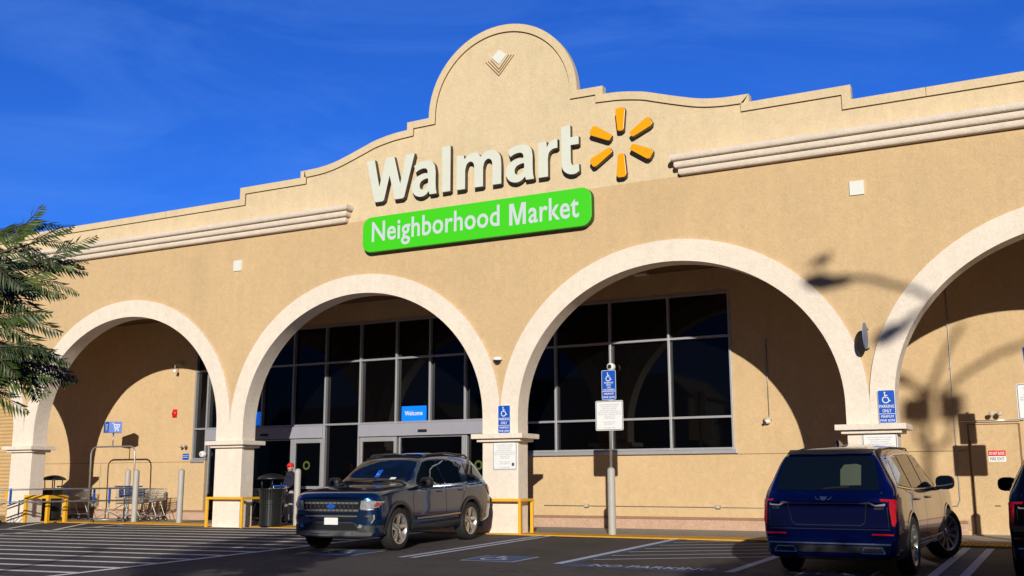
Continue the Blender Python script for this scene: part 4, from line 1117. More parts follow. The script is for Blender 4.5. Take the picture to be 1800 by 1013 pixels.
def ribbon(pts, w):
    L = []; Rr = []; n = len(pts)
    for j in range(n):
        a = Vector(pts[max(j-1, 0)]); c = Vector(pts[min(j+1, n-1)]); d = (c-a).normalized(); q = Vector((-d.y, d.x))*w/2
        L.append((pts[j][0]+q.x, pts[j][1]+q.y)); Rr.append((pts[j][0]-q.x, pts[j][1]-q.y))
    return L+Rr[::-1]
def drape_line(pts, w, axis, bvh, off, k, mb):
    for a, c in zip(pts[:-1], pts[1:]): project(ribbon([a, c], w), axis, bvh, off, k, mb, res=.12)
def wheel(parent, x, y, r, side, spokes, steer=0, k='rim'):
    W_ = bpy.data.objects.new('wheel', None); COL.objects.link(W_); W_.parent = parent; W_.location = (x, y, r); W_.rotation_euler = (0, 0, steer)
    W_.empty_display_size = .2
    w = .12; mb = MB(); s = side
    rr = r*.70
    mb.lathe([(rr, -w*s), (r*.86, -w*1.05*s), (r*.97, -w*.85*s), (r, -w*.5*s), (r, w*.5*s), (r*.97, w*.85*s), (r*.86, w*1.04*s), (rr, w*.93*s)], (0, 0, 0), 'rubber', 40, axis='y'); o = mb.build('tyre', W_, local=True)
    mb = MB()
    mb.lathe([(rr+.004, w*.94*s), (rr-.012, w*.96*s), (rr-.025, w*.80*s), (rr-.03, -w*.6*s)], (0, 0, 0), k, 40, axis='y')
    mb.lathe([(rr-.02, -w*.2*s), (.001, -w*.2*s)], (0, 0, 0), 'rimd', 30, axis='y')
    mb.lathe([(.001, w*.74*s), (.030, w*.74*s), (.034, w*.66*s), (.075, w*.62*s), (.085, w*.4*s)], (0, 0, 0), k, 20, axis='y')
    for i in range(spokes):
        a = 2*math.pi*i/spokes+.3
        ww0, ww1 = (.045, .065) if spokes <= 5 else (.022, .026)
        ca, sa = math.cos(a), math.sin(a)
        def P(q, t, yy): return (q*ca-t*sa, yy*s, q*sa+t*ca)
        y0, y1 = w*.60, w*.80
        L = [P(.05, -ww0, y0), P(.05, ww0, y0), P(rr-.02, ww1, y1), P(rr-.02, -ww1, y1), P(.05, -ww0*.6, y0-.05), P(.05, ww0*.6, y0-.05), P(rr-.02, ww1*.6, y1-.06), P(rr-.02, -ww1*.6, y1-.06)]
        if spokes <= 5:
            mid = [P(.05, 0, y0+.012), P(rr-.02, 0, y1-.01)]; L += mid
            mb.add(L, [(0, 8, 9, 3), (8, 1, 2, 9), (0, 3, 7, 4), (1, 5, 6, 2), (2, 6, 7, 3), (2, 3, 9)], k)
        else: mb.add(L, [(0, 1, 2, 3), (0, 3, 7, 4), (1, 5, 6, 2)], k)
    for i in range(5):
        a = 2*math.pi*i/5; mb.lathe([(.001, w*.70*s), (.009, w*.69*s), (.011, w*.6*s)], (.048*math.cos(a), 0, .048*math.sin(a)), 'rimd', 8, axis='y')
    mb.build('rim', W_, local=True)
    return W_
def local(mb, name, par): return mb.build(name, par, local=True, fix=False)
def car_common(C, bvh, nm, paintk, sides, belt):
    b = bpy.data.objects.new('body', nm); COL.objects.link(b); b.parent = C
    es = b.modifiers.new('es', 'EDGE_SPLIT'); es.split_angle = R_(42)
    return b
def mirror_(C, x, y, z, s, k='black', sc=1):
    mb = MB(); L = []; n = 14
    for i, (dx, q) in enumerate(((.07, .35), (.05, .75), (.0, .98), (-.07, 1.0), (-.09, .92))):
        for j in range(n):
            a = 2*math.pi*j/n; ca, sa = math.cos(a), math.sin(a)
            ca = math.copysign(abs(ca)**.7, ca); sa = math.copysign(abs(sa)**.7, sa)
            L.append((x+dx*sc, y+s*(.145*q*ca*sc), z+.105*q*sa*sc))
    mb.add(L, [(i*n+j, i*n+(j+1) % n, (i+1)*n+(j+1) % n, (i+1)*n+j) for i in range(4) for j in range(n)]+[list(range(n))], k, True)
    mb.add(L[-n:], [list(range(n))], 'carglass')
    mb.tube([(x+.02, y-s*.20, z-.10), (x, y-s*.06, z-.07)], [.035, .025], k, 8)
    return local(mb, 'side_mirror', C)

def explorer(loc, rz):
    C = thing('blue_wagon', 'dark blue family wagon with roof rails backed in left of the middle pier', 'car', loc, rz)
    st = [(2.36,.34,.62,.76,.55,.76,.86,.70,.95,.985),(2.30,.27,.84,.90,.58,.88,.94,.78,1.01,1.045),(2.14,.25,.88,.96,.60,.93,.99,.83,1.055,1.09),(1.80,.26,.90,.985,.64,.95,1.03,.84,1.09,1.135),
          (1.43,.27,.90,.99,.66,.955,1.06,.84,1.12,1.165),(1.02,.27,.89,.985,.66,.955,1.09,.83,1.16,1.205),(.86,.27,.89,.985,.66,.955,1.10,.81,1.20,1.25),(.50,.27,.89,.985,.66,.955,1.11,.755,1.42,1.50),
          (.12,.27,.89,.985,.66,.955,1.115,.70,1.615,1.70),(-.25,.27,.89,.985,.66,.955,1.12,.675,1.665,1.76),(-.85,.27,.89,.985,.66,.955,1.13,.665,1.68,1.778),(-1.43,.28,.90,.99,.68,.955,1.14,.655,1.665,1.76),
          (-1.95,.30,.90,.985,.70,.945,1.16,.64,1.62,1.70),(-2.20,.32,.89,.975,.72,.93,1.14,.66,1.50,1.57),(-2.38,.36,.88,.955,.74,.92,1.08,.74,1.22,1.27),(-2.48,.40,.85,.93,.72,.89,1.0,.78,1.05,1.08),(-2.53,.46,.7,.83,.68,.80,.92,.70,.97,.99)]
    wr = .385; nm, bvh = make_shell(st, .21, .10, (1.43, -1.43), wr, 'bluepaintcar')
    body = car_common(C, bvh, nm, 'bluepaintcar', None, None)
    # lower cladding and arches
    for sd, s in (('L', 1), ('R', -1)):
        mb = MB()
        project([(-.95, .27), (.95, .27), (.95, .42), (-.95, .45)], sd, bvh, .012, 'cladding', mb)
        for ax in (1.43, -1.43):
            arc0 = [(ax+(wr+.055)*math.cos(R_(a)), wr+(wr+.055)*math.sin(R_(a))) for a in range(-8, 189, 8)]
            arc1 = [(ax+(wr+.125)*math.cos(R_(a)), wr+(wr+.125)*math.sin(R_(a))) for a in range(-8, 189, 8)]
            for i in range(len(arc0)-1): project([arc0[i], arc0[i+1], arc1[i+1], arc1[i]], sd, bvh, .014, 'cladding', mb, res=.2)
        local(mb, 'cladding', C)
    mb = MB(); project([(-.93, .28), (.93, .28), (.955, .48), (.62, .49), (.45, .545), (-.45, .545), (-.62, .49), (-.955, .48)], 'F', bvh, .012, 'cladding', mb)
    project([(-.62, .40), (.62, .40), (.50, .515), (-.50, .515)], 'F', bvh, .022, 'black', mb)
    lb = local(mb, 'lower_bumper', C)
    mb = MB(); project([(-.84, .305), (.84, .305), (.86, .36), (.5, .375), (-.5, .375), (-.86, .36)], 'F', bvh, .03, 'silverplastic', mb); local(mb, 'skid_plate', C)
    for s in (1, -1):
        mb = MB(); project([(s*.60, .44), (s*.69, .435), (s*.70, .49), (s*.64, .505)], 'F', bvh, .03, 'lampglass', mb, .04); local(mb, 'fog_lamp', C)
    # grille
    mb = MB(); project([(-.60, .70), (.60, .70), (.63, .92), (-.63, .92)], 'F', bvh, .012, 'black', mb)
    project([(-.50, .585), (.50, .585), (.57, .675), (-.57, .675)], 'F', bvh, .012, 'black', mb)
    g = local(mb, 'grille', C)
    mb = MB()
    for z in (.745, .875): project([(-.60, z-.018), (.60, z-.018), (.61, z+.018), (-.61, z+.018)], 'F', bvh, .026, 'rim', mb, .1)
    project([(-.58, .632), (.58, .632), (.585, .655), (-.585, .655)], 'F', bvh, .026, 'rim', mb, .1)
    for z, o_ in ((.745, 0), (.875, .05), (.81, .02)):
        for i in range(-6, 7):
            y = i*.095+o_*.5
            if abs(y) < .57 and not (z == .81 and abs(y) < .14): project([(y-.012, z-.022), (y+.012, z-.022), (y+.012, z+.022), (y-.012, z+.022)], 'F', bvh, .032, 'chrome', mb, .1)
    local(mb, 'grille_bar', g)
    mb = MB(); ov = lambda a, c: [(a*math.cos(2*math.pi*i/20), .815+c*math.sin(2*math.pi*i/20)) for i in range(20)]
    project(ov(.105, .043), 'F', bvh, .034, 'chrome', mb, .3); project(ov(.097, .036), 'F', bvh, .037, 'blue', mb, .3)
    hit = bvh.ray_cast(Vector((4, 0, .815)), Vector((-1, 0, 0)))[0]
    vs, fs = text_mesh('Ford', .12, .045); mb.add([(hit.x+.0245+.006, -.06+v[0], .795+v[1]) for v in vs], fs, 'signwhite'); local(mb, 'badge', g)
    # headlights wrap round: front part plus side part
    for s, sd in ((1, 'L'), (-1, 'R')):
        mb = MB(); project([(s*.63, .775), (s*.68, .755), (s*.85, .775), (s*.93, .80), (s*.955, .895), (s*.80, .925), (s*.66, .92)], 'F', bvh, .014, 'lampglass', mb, .05)
        h = local(mb, 'headlight', C)
        mb = MB(); project([(s*.875, .80), (s*.93, .815), (s*.95, .88), (s*.90, .885)], 'F', bvh, .020, 'amber', mb, .04); local(mb, 'reflector', h)
        mb = MB(); project([(s*.64, .745), (s*.88, .757), (s*.88, .770), (s*.64, .758)], 'F', bvh, .018, 'chrome', mb, .1); local(mb, 'light_strip', h)
        mb = MB(); project([(s*.66, .655), (s*.86, .67), (s*.88, .60), (s*.84, .53), (s*.76, .62)], 'F', bvh, .012, 'black', mb, .05)
        v = local(mb, 'bumper_vent', C)
        mb = MB(); project([(s*.87, .67), (s*.89, .67), (s*.895, .60), (s*.85, .52), (s*.835, .52), (s*.875, .60)], 'F', bvh, .018, 'chrome', mb, .05); local(mb, 'chrome_hook', v)
    # plate
    x = bvh.ray_cast(Vector((4, 0, .56)), Vector((-1, 0, 0)))[0].x+.03
    mb = MB(); mb.add([(x, y, z) for y, z in rrect(-.155, .155, .455, .615, .015, 3)], [list(range(16))], 'signwhite'); local(mb, 'license_plate', C)
    bpy.context.view_layer.update()
    # glass
    mb = MB(); project([(-.70, .0)]*0 or [(-.78, 1.225), (.78, 1.225), (.645, 1.63), (-.645, 1.63)], 'F', bvh, .008, 'carglass', mb, .06); ws = local(mb, 'windshield', C)
    mb = MB(); project([(-.04, 1.44), (.07, 1.44), (.07, 1.30), (-.04, 1.30)], 'F', bvh, .014, 'blue', mb, .05)
    xx = bvh.ray_cast(Vector((4, .015, 1.37)), Vector((-1, 0, 0)))[0]
    pf = lambda a, b2, c: tuple(Vector((bvh.ray_cast(Vector((4, a, b2)), Vector((-1, 0, 0)))[0].x+.018-c, a, b2)))
    wheelchair(mb, .015, 1.375, .10, .0, 'signwhite', fn=pf); local(mb, 'hanging_placard', ws)
    mb = MB(); project([(.36, 1.25), (.48, 1.25), (.48, 1.30), (.36, 1.30)], 'F', bvh, .014, 'signwhite', mb, .05); local(mb, 'paper_slip', ws)
    mb = MB()
    for a, c in (((-.70, 1.232), (.05, 1.265)), ((.02, 1.232), (.70, 1.262))): drape_line([a, c], .02, 'F', bvh, .02, 'black', mb)
    local(mb, 'wiper', ws)
    for sd, s in (('L', 1), ('R', -1)):
        for poly in ([(.74, 1.165), (.20, 1.58), (-.05, 1.61), (-.30, 1.615), (-.33, 1.165)], [(-.40, 1.165), (-.38, 1.615), (-.9, 1.61), (-1.24, 1.58), (-1.05, 1.18)], [(-1.38, 1.20), (-1.42, 1.22), (-1.48, 1.56), (-2.02, 1.50), (-2.22, 1.235)]):
            mb = MB(); project(poly, sd, bvh, .008, 'carglass', mb, .07); local(mb, 'side_window', C)
        mb = MB(); drape_line([(.78, 1.145), (-.33, 1.145), (-1.1, 1.15), (-1.32, 1.17)], .018, sd, bvh, .014, 'chrome', mb)
        drape_line([(.80, .545), (.0, .55), (-.95, .57)], .028, sd, bvh, .014, 'chrome', mb); local(mb, 'side_trim', C)
        mb = MB()
        for pl in ([(.92, .45), (.93, .9), (.88, 1.13)], [(-.36, .45), (-.36, 1.14)], [(-.93, .62), (-1.12, .92), (-1.30, 1.16)], [(.92, .46), (-.9, .47)]): drape_line(pl, .009, sd, bvh, .006, 'black', mb)
        local(mb, 'door_seam', C)
        for x0 in (-.12, -1.02):
            mb = MB(); y = abs(bvh.ray_cast(Vector((x0, 3, 1.02)), Vector((0, -1, 0)))[0].y)
            mb.tube([(x0-.11, s*(y-.0), 1.02), (x0-.08, s*(y+.035), 1.025), (x0+.08, s*(y+.035), 1.025), (x0+.11, s*(y-.0), 1.02)], .013, 'bluepaintcar', 8); local(mb, 'door_handle', C)
        mirror_(C, .66, s*1.09, 1.20, s)
        mb = MB(); z0 = 1.70
        mb.tube([(.0, s*.64, 1.69), (-.1, s*.64, 1.73), (-.9, s*.63, 1.765), (-1.80, s*.61, 1.72), (-1.92, s*.61, 1.67)], .020, 'cladding', 8); local(mb, 'roof_rail', C)
        mb = MB(); project([(-2.20, 1.06), (-2.26, 1.12), (-2.42, 1.06), (-2.45, .88), (-2.32, .90)], sd, bvh, .012, 'redlens', mb, .05); local(mb, 'tail_light', C)
    mb = MB(); project([(-.66, 1.20), (.66, 1.20), (.58, 1.54), (-.58, 1.54)], 'B', bvh, .008, 'carglass', mb); local(mb, 'rear_window', C)
    for x0 in (1.43, -1.43):
        for s in (1, -1): wheel(C, x0, s*.865, wr, s, 5)
    return C

def xt6(loc, rz, paintk, label, steer=0, glyphs=True):
    C = thing('blue_wagon' if paintk == 'deepblue' else 'black_wagon', label, 'car', loc, rz)
    st = [(2.38,.34,.60,.74,.55,.74,.84,.68,.93,.96),(2.30,.27,.84,.90,.58,.87,.95,.78,1.01,1.04),(2.1,.25,.88,.95,.60,.92,1.0,.83,1.06,1.09),(1.75,.26,.89,.97,.64,.935,1.03,.84,1.09,1.13),
          (1.40,.26,.89,.975,.66,.94,1.05,.84,1.115,1.155),(1.0,.26,.88,.97,.66,.94,1.07,.82,1.14,1.19),(.84,.26,.88,.97,.66,.94,1.08,.80,1.18,1.22),(.48,.26,.88,.97,.66,.94,1.09,.745,1.40,1.47),
          (.08,.26,.88,.97,.66,.94,1.10,.70,1.59,1.67),(-.3,.26,.88,.97,.66,.94,1.105,.685,1.645,1.735),(-.9,.26,.88,.97,.66,.94,1.11,.68,1.66,1.752),(-1.45,.27,.89,.975,.68,.94,1.12,.675,1.65,1.745),
          (-2.0,.27,.89,.97,.70,.935,1.13,.67,1.61,1.71),(-2.22,.26,.88,.965,.72,.93,1.13,.685,1.55,1.64),(-2.36,.25,.88,.96,.73,.925,1.12,.74,1.36,1.40),(-2.50,.25,.87,.955,.72,.92,1.07,.80,1.14,1.17),(-2.58,.255,.86,.95,.70,.91,1.0,.82,1.06,1.08),(-2.63,.29,.80,.91,.66,.87,.93,.78,.98,1.0)]
    wr = .385; nm, bvh = make_shell(st, .15, .24, (1.43, -1.43), wr, paintk)
    car_common(C, bvh, nm, paintk, None, None)
    mb = MB(); project([(-.74, 1.14), (.74, 1.14), (.655, 1.58), (-.655, 1.58)], 'B', bvh, .008, 'carglass', mb, .06); rw = local(mb, 'rear_window', C)
    if glyphs:
        M.setdefault('shade', mat('grey green sunshade', (.042, .058, .038), .7))
        mb = MB(); project([(-.22, 1.20), (-.50, 1.205), (-.485, 1.46), (-.42, 1.48), (-.25, 1.47), (-.20, 1.40)], 'B', bvh, .014, 'shade', mb, .06); local(mb, 'sunshade', rw)
    mb = MB(); project([(-.60, 1.60), (.60, 1.60), (.62, 1.655), (-.62, 1.655)], 'B', bvh, .05, 'black', mb, .1); local(mb, 'roof_spoiler', C)
    mb = MB(); drape_line([(.02, 1.16), (-.34, 1.185)], .018, 'B', bvh, .02, 'black', mb); local(mb, 'wiper', rw)
    mb = MB(); drape_line([(-.86, .64), (.86, .64)], .008, 'B', bvh, .004, 'black', mb); drape_line([(-.84, .66), (-.84, 1.0), (-.76, 1.12)], .008, 'B', bvh, .004, 'black', mb); drape_line([(.84, .66), (.84, 1.0), (.76, 1.12)], .008, 'B', bvh, .004, 'black', mb); local(mb, 'tailgate_seam', C)
    # chrome bar
    mb = MB(); drape_line([(-.82, .962), (-.68, .950), (-.61, .985), (.61, .985), (.68, .950), (.82, .962)], .019, 'B', bvh, .018, 'bright', mb); local(mb, 'chrome_bar', C)
    mb = MB(); drape_line([(-.56, .965), (-.52, .73), (-.46, .69), (.46, .69), (.52, .73), (.56, .965)], .010, 'B', bvh, .004, 'black', mb); local(mb, 'plate_recess', C)
    mb = MB(); drape_line([(-.86, .455), (.86, .455)], .018, 'B', bvh, .018, 'chrome', mb); local(mb, 'bumper_trim', C)
    mb = MB(); project([(-.78, .34), (.78, .34), (.84, .43), (-.84, .43)], 'B', bvh, .010, 'black', mb); local(mb, 'lower_bumper', C)
    for s, sd in ((1, 'L'), (-1, 'R')):
        mb = MB(); project([(s*.862, 1.01), (s*.90, 1.02), (s*.938, 1.0), (s*.938, .74), (s*.915, .68), (s*.888, .70)], 'B', bvh, .014, 'redlens', mb, .05)
        project([(-2.36, 1.02), (-2.50, 1.03), (-2.54, .72), (-2.50, .70)], sd, bvh, .012, 'redlens', mb, .05); local(mb, 'tail_light', C)
        mb = MB(); project([(s*.60, .568), (s*.90, .568), (s*.90, .586), (s*.62, .588)], 'B', bvh, .014, 'redlens', mb, .06); local(mb, 'reflector', C)
        mb = MB(); drape_line([(s*.46, .335), (s*.50, .41), (s*.74, .41), (s*.78, .335), (s*.46, .335)], .014, 'B', bvh, .022, 'chrome', mb); local(mb, 'exhaust_trim', C)
        for poly in ([(.70, 1.135), (.15, 1.555), (-.10, 1.585), (-.36, 1.59), (-.36, 1.135)], [(-.42, 1.135), (-.42, 1.59), (-.9, 1.59), (-1.22, 1.58), (-1.22, 1.145)], [(-1.28, 1.145), (-1.28, 1.575), (-1.80, 1.53), (-2.02, 1.20)]):
            mb = MB(); project(poly, sd, bvh, .008, 'carglass', mb, .07); local(mb, 'side_window', C)
        mb = MB(); drape_line([(.76, 1.12), (-.4, 1.115), (-1.3, 1.125), (-2.06, 1.18), (-1.98, 1.36), (-1.84, 1.555), (-1.3, 1.60), (-.4, 1.612), (.10, 1.575), (.76, 1.12)], .016, sd, bvh, .014, 'chrome', mb)
        drape_line([(.95, .42), (-.95, .43)], .022, sd, bvh, .014, 'chrome', mb); local(mb, 'window_trim', C)
        mb = MB()
        for pl in ([(.88, .40), (.90, .9), (.84, 1.10)], [(-.39, .40), (-.39, 1.11)], [(-.95, .60), (-1.15, .92), (-1.25, 1.12)]): drape_line(pl, .009, sd, bvh, .006, 'black', mb)
        local(mb, 'door_seam', C)
        mb = MB()
        for ax in (1.43, -1.43):
            arc0 = [(ax+(wr+.055)*math.cos(R_(a)), wr+(wr+.055)*math.sin(R_(a))) for a in range(0, 181, 8)]; arc1 = [(ax+(wr+.085)*math.cos(R_(a)), wr+(wr+.085)*math.sin(R_(a))) for a in range(0, 181, 8)]
            for i in range(len(arc0)-1): project([arc0[i], arc0[i+1], arc1[i+1], arc1[i]], sd, bvh, .010, paintk, mb, res=.2)
        local(mb, 'arch_lip', C)
        for x0 in (-.15, -1.02):
            mb = MB(); y = abs(bvh.ray_cast(Vector((x0, 3, .985)), Vector((0, -1, 0)))[0].y)
            mb.tube([(x0-.11, s*y, .985), (x0-.08, s*(y+.035), .99), (x0+.08, s*(y+.035), .99), (x0+.11, s*y, .985)], .014, 'chrome', 8); local(mb, 'door_handle', C)
        mirror_(C, .62, s*1.10, 1.18, s)
        mb = MB(); project([(s*.60, .70), (s*.88, .75), (s*.88, .90), (s*.64, .86)], 'F', bvh, .014, 'lampglass', mb, .06); local(mb, 'headlight', C)
        mb = MB(); mb.tube([(-.05, s*.655, 1.665), (-.15, s*.655, 1.69), (-1.2, s*.65, 1.70), (-1.8, s*.645, 1.66)], .012, 'black', 8); local(mb, 'roof_rail', C)
    mb = MB(); project([(-.55, .55), (.55, .55), (.62, .88), (-.62, .88)], 'F', bvh, .012, 'black', mb); local(mb, 'grille', C)
    mb = MB(); project([(-.76, 1.21), (.76, 1.21), (.65, 1.60), (-.65, 1.60)], 'F', bvh, .008, 'carglass', mb, .07); local(mb, 'windshield', C)
    mb = MB(); L = [(-1.42, 1.745), (-1.62, 1.80), (-1.68, 1.80), (-1.66, 1.735)]
    mb.add([(x, y, z) for y in (-.02, .02) for x, z in L], [(0, 1, 2, 3), (4, 7, 6, 5), (0, 4, 5, 1), (1, 5, 6, 2), (2, 6, 7, 3)], paintk); local(mb, 'antenna_fin', C)
    bx = lambda z, y=0: bvh.ray_cast(Vector((-4, y, z)), Vector((1, 0, 0)))[0].x
    if glyphs:
        mb = MB(); sh = [(-.05, 1.065), (.05, 1.065), (.045, 1.035), (.02, 1.018), (0, 1.012), (-.02, 1.018), (-.045, 1.035)]
        mb.add([(bx(z, y)-.012, y, z) for y, z in sh], [list(range(7))], 'chrome')
        for s in (1, -1): drape_line([(s*.06, 1.02), (s*.10, 1.035), (s*.115, 1.06)], .010, 'B', bvh, .012, 'chrome', mb)
        local(mb, 'crest_badge', C)
        mb = MB()
        for t, y0, w in (('400T', -.66, .14), ('XT6', .80, .11)):
            vs, fs = text_mesh(t, w, .028)
            mb.add([(bx(.90, y0-v[0])-.014, y0-v[0], .895+v[1]) for v in vs], fs, 'chrome')
        local(mb, 'badge_lettering', C)
    for x0 in (1.43, -1.43):
        for s in (1, -1): wheel(C, x0, s*.855, wr, s, 10, steer if x0 > 0 else 0)
    return C
def tilt(C, y, rz):
    # sits on the 2 percent slope of the lot
    n = Vector((0, -SL, 1)).normalized(); q = Vector((0, 0, 1)).rotation_difference(n)
    C.rotation_mode = 'QUATERNION'; C.rotation_quaternion = q @ Matrix.Rotation(rz, 3, 'Z').to_quaternion()
e = explorer((-.62, -3.25, gz(-3.25)), 0); tilt(e, 0, R_(-88)); e.scale = (.985, .985, 1.02)
k = xt6((8.78, -4.15, gz(-4.15)), 0, 'deepblue', 'deep blue upright wagon seen from behind, nosed in before the right pier', R_(-27)); tilt(k, 0, R_(86.6)); k.scale = (.98, .945, 1.025)
k2 = xt6((11.78, -4.1, gz(-4.1)), 0, 'blackcar', 'black wagon cut off by the right edge with one red tail light', 0, False); tilt(k2, 0, R_(90)); k2.scale = (.98, .96, 1.0)

# ================================================================== tree at the left
def frond(mb, p, d, up, L, k, kd):
    d = d.normalized(); side = d.cross(up).normalized(); nrm = side.cross(d).normalized()
    n = 15; pts = []
    for i in range(n+1):
        t = i/n; pts.append(p+d*L*t+nrm*(-.30*L*t*t))
    mb.tube([pts[0], pts[n//2], pts[n]], [.004, .003, .0015], 'bark', 4, cap=False)
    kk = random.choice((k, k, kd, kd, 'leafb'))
    for i in range(1, n+1):
        t = i/n; b = pts[i]; tang = (pts[i]-pts[i-1]).normalized()
        ln = L*.36*(math.sin(math.pi*min(1, t*.78+.16)))**.8*random.uniform(.8, 1.1)
        for s in (1, -1):
            dd = (side*s*.85+tang*.70+nrm*random.uniform(-.55, .15)).normalized()
            w = .0115*L/.4*random.uniform(.8, 1.2); up_ = (tang*.9-dd*dd.dot(tang)).normalized()
            tw = nrm*random.uniform(-.5, .5)
            c0 = b; c1 = b+dd*ln*.45-nrm*ln*.05; c2 = b+dd*ln-nrm*ln*.20; u2 = (up_+tw).normalized()*w
            mb.add([c0, c1+u2, c2, c1-u2], [(0, 1, 2), (0, 2, 3)], kk)
def near(u, v, depth):
    u -= 8
    r = FW+RR*(u-900)/1859.2-UU*(v-506.5)/1859.2; return CAM+r*depth
TB = Vector((2.25, -17.3, gz(-17.3)))
Tr = thing('fern_leaved_tree', 'tree with feathery fern like green leaves reaching in at the left edge', 'tree', tuple(TB))
mb = MB()
mb.tube([TB, TB+Vector((.03, .02, .9)), TB+Vector((.10, .05, 1.7)), TB+Vector((.20, .12, 2.4))], [.11, .095, .08, .06], 'bark', 10)
tips = []
targets = [(30, 400, 8.6), (75, 425, 8.4), (15, 480, 8.8), (75, 490, 8.6), (-20, 410, 9.1), (25, 560, 8.5), (-5, 600, 8.9), (60, 610, 8.4), (30, 655, 8.7), (-15, 675, 8.6), (95, 455, 9.2), (85, 640, 8.8), (-30, 500, 8.3), (-60, 420, 9), (-40, 600, 9),
           (-120, 470, 8.6), (-160, 560, 8.7), (-240, 430, 8.4), (-260, 560, 9), (-200, 350, 8.8), (-330, 480, 8.5), (-100, 330, 9.2), (-380, 400, 8.8), (-300, 330, 9.2)]
forks = [TB+Vector((.25, .12, 1.9)), TB+Vector((.22, .15, 2.35)), TB+Vector((.12, .1, 1.75))]
for (u, v, dp) in targets:
    tp = near(u, v, dp); f = min(forks, key=lambda q: abs(q.z-tp.z+.3))
    mid = f.lerp(tp, .5)+Vector((random.uniform(-.1, .1), random.uniform(-.1, .1), .12))
    mb.tube([f, mid, tp], [.030, .018, .007], 'bark', 6)
    tips.append((mid, tp, tp-mid))
mb.build('trunk', Tr)
mb = MB()
vis = RR
for mid, tp, d in tips:
    d = d.normalized(); nf = 12
    for i in range(nf):
        t = i/(nf-1); p = mid.lerp(tp, .35+.65*t)
        dd = (d*(.3+.8*t)+RR*random.uniform(-.1, .8)+Vector((0, 0, random.uniform(-.8, .45)))+Vector((random.uniform(-.5, .5), random.uniform(-.5, .5), 0))).normalized()
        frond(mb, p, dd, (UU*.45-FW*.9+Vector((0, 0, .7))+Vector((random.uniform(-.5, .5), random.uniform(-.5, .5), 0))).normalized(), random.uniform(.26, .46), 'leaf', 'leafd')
mb.build('crown', Tr, fix=False)

# ================================================================== things behind the camera: cast the shadows seen
def behind_pt(x, z): return (x, -27.0, z)
LP = thing('street_lamp', 'tall four armed lamp post across the lot whose shadow falls on the wall', 'street lamp', (22.8, -27, gz(-27)))
mb = MB(); mb.tube([(22.75, -27, gz(-27)), (22.8, -27, 11.4)], [.11, .08], 'galv', 12); mb.tube([(22.8, -27, 11.4), (22.95, -27, 12.7), (23.1, -27, 13.1)], .06, 'galv', 8); mb.build('pole', LP)
for pts in ([(22.83, -27, 11.4), (23.25, -27, 11.6), (23.4, -27, 12.1)], [(22.83, -27, 11.4), (22.62, -27, 11.7), (22.62, -27, 12.1)], [(22.95, -27, 12.7), (22.45, -27, 12.9), (21.91, -27, 13.1), (21.5, -27, 13.36), (20.8, -27, 13.63), (20.2, -27, 13.72)],
            [(22.9, -27, 12.5), (22.4, -27, 13.1), (21.9, -27, 12.97), (21.4, -27, 12.74)], [(22.95, -27, 12.7), (23.3, -27, 13.5), (23.7, -27, 14.16)], [(23.1, -27, 12.6), (23.74, -27, 13.09), (24.3, -27, 13.43), (24.9, -27, 13.64), (25.6, -27, 13.75)]):
    mb = MB(); mb.tube(pts, .058, 'galv', 8); mb.build('arm', LP)
mb = MB(); mb.box(22.36, 22.94, -27.2, -26.8, 12.03, 12.56, 'black'); mb.build('lamp_head', LP, bevel=.1)
mb = MB(); mb.box(23.18, 23.54, -27.2, -26.8, 12.1, 12.6, 'black'); mb.build('lamp_head', LP)
for a, b, z0, z1 in ((19.45, 20.4, 13.74, 13.66), (20.75, 21.5, 12.42, 12.72), (25.5, 26.4, 13.8, 13.74)):
    mb = MB(); L = []; nseg = 10
    for i, (t, h) in enumerate(((0, .04), (.15, .16), (.4, .20), (.7, .13), (1, .05))):
        for j in range(10):
            an = 2*math.pi*j/10; L.append((a+(b-a)*t, -27+.2*math.cos(an)*(h/.2), z0+(z1-z0)*t-.06+h*.95*math.sin(an)))
    mb.add(L, [(i*10+j, i*10+(j+1) % 10, (i+1)*10+(j+1) % 10, (i+1)*10+j) for i in range(4) for j in range(10)]+[list(range(10)), list(range(40, 50))], 'galv', True); mb.build('lamp_head', LP)
mb = MB(); mb.ball((19.86, -27, 14.09), (.17, .1, .09), 'black', 12); mb.ball((20.02, -27, 14.2), (.07, .06, .06), 'black', 8); mb.tube([(19.75, -27, 14.07), (19.56, -27, 13.98)], [.05, .03], 'black', 6)
mb.tube([(19.85, -27, 14.02), (19.85, -27, 13.82)], .015, 'black', 5); mb.add([(20.08, -27.01, 14.21), (20.08, -26.99, 14.21), (20.14, -27, 14.19)], [(0, 1, 2)], 'black')
one(mb, 'pigeon', 'dark bird perched on the left lamp head, seen only as a shadow', 'bird', (19.86, -27, 13.8))
mb = MB(); mb.tube([(4.35, -27, gz(-27)), (4.35, -27, 6.0)], [.09, .06], 'galv', 10); mb.tube([(4.35, -27, 6.0), (4.2, -27, 6.3), (3.9, -27, 6.4)], .05, 'galv', 8); mb.box(3.5, 3.95, -27.1, -26.9, 6.36, 6.46, 'galv')
one(mb, 'street_lamp', 'thin single lamp post behind the viewer at the left', 'street lamp', (4.35, -27, gz(-27)))
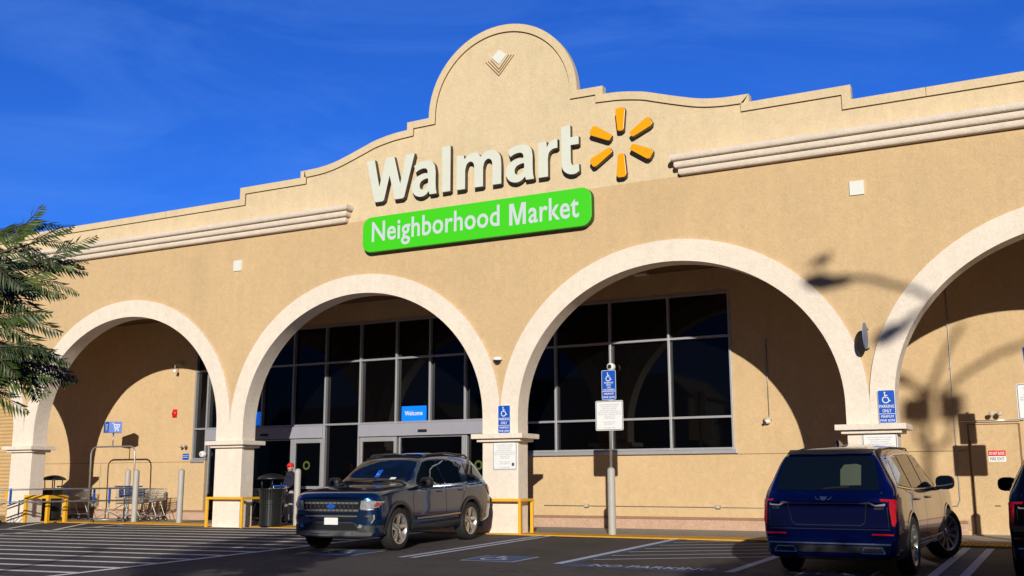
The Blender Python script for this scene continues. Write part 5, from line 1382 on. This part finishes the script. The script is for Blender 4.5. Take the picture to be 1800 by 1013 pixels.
def leafy(x, y, zc, rx, rz, n, label, seed, trunk_h=None, size=.16):
    random.seed(seed); T2 = thing('broad_tree', label, 'tree', (x, y, gz(y)), group='trees across the parking lot')
    mb = MB(); z0 = gz(y); mb.tube([(x, y, z0), (x+.1, y, z0+(zc-z0)*.5), (x, y+.05, zc)], [rx*.12, rx*.09, rx*.05], 'bark', 8)
    for i in range(7):
        a = 2*math.pi*i/7; mb.tube([(x, y, zc-rz*.7), (x+rx*.6*math.cos(a), y+rx*.6*math.sin(a), zc+rz*random.uniform(-.2, .5))], [rx*.05, .02], 'bark', 5)
    mb.build('trunk', T2)
    mb = MB(); cl = [(Vector((random.gauss(0, .5), random.gauss(0, .5), random.gauss(0, .5))), random.uniform(.25, .5)) for _ in range(16)]
    for _ in range(n):
        c, r = random.choice(cl); v = Vector((random.gauss(0, 1), random.gauss(0, 1), random.gauss(0, 1))).normalized()*r*random.random()**.4
        p = c+v
        if p.length > 1.15: continue
        P = Vector((x+p.x*rx, y+p.y*rx, zc+p.z*rz)); a = Vector((random.gauss(0, 1), random.gauss(0, 1), random.gauss(0, 1))).normalized(); b = a.orthogonal().normalized()
        mb.add([P, P+a*size*.5+b*size*.25, P+a*size, P+a*size*.5-b*size*.25], [(0, 1, 2, 3)], 'oleaf')
    mb.build('crown', T2, fix=False)
leafy(7.95, -28.2, 6.75, 1.45, 1.35, 9000, 'medium round tree behind the viewer shading the empty lane', 3)
leafy(18.1, -25.2, 5.55, 2.5, .95, 9000, 'low spreading tree behind the viewer shading the right bays', 4, size=.22)
leafy(24, -52, 4.5, 4.2, 3.2, 5000, 'large tree far across the lot on the right', 5, size=.4)
leafy(9, -56, 4.6, 4.6, 3.4, 5000, 'large tree far across the lot straight behind', 6, size=.4)
leafy(-6, -54, 4.2, 4.4, 3.2, 5000, 'large tree far across the lot on the left', 8, size=.4)
leafy(-22, -50, 4.5, 5.0, 3.4, 5000, 'large tree far across the lot at the far left', 9, size=.4)

# buildings across the street, added out of view to block low sky and darken reflections
random.seed(11)
M['farwall'] = mat('far grey wall', (.16, .145, .13), .9, noise=(.3, .1, 4)); M['farroof'] = mat('far dark roof', (.07, .06, .055), .9)
for i, (x, w, h) in enumerate(((-62, 26, 9), (-34, 24, 11), (-8, 22, 8), (16, 20, 12), (38, 20, 9), (64, 28, 10))):
    Fb = thing('street_building', ('unseen grey block with a pitched roof, %s of the row across the street' % ('first', 'second', 'third', 'fourth', 'fifth', 'sixth')[i]), 'building', (x, -72, gz(-72)), group='buildings across the street')
    z0 = gz(-72); mb = MB(); mb.box(x-w/2, x+w/2, -84, -72, z0, z0+h, 'farwall'); wl = mb.build('wall', Fb)
    mb = MB(); mb.prism([(x-w/2-.4, z0+h+.01), (x+w/2+.4, z0+h+.01), (x+w/2-2, z0+h+2.2), (x-w/2+2, z0+h+2.2)], -84.5, -71.5, 'farroof'); mb.build('roof', Fb)
    for r in range(2):
        for q in range(6):
            mb = MB(); xx = x-w/2+w*(q+.5)/6; mb.box(xx-.7, xx+.7, -72+.01, -71.96, z0+1.2+r*3.6, z0+2.9+r*3.6, 'glass'); mb.build('window', Fb)
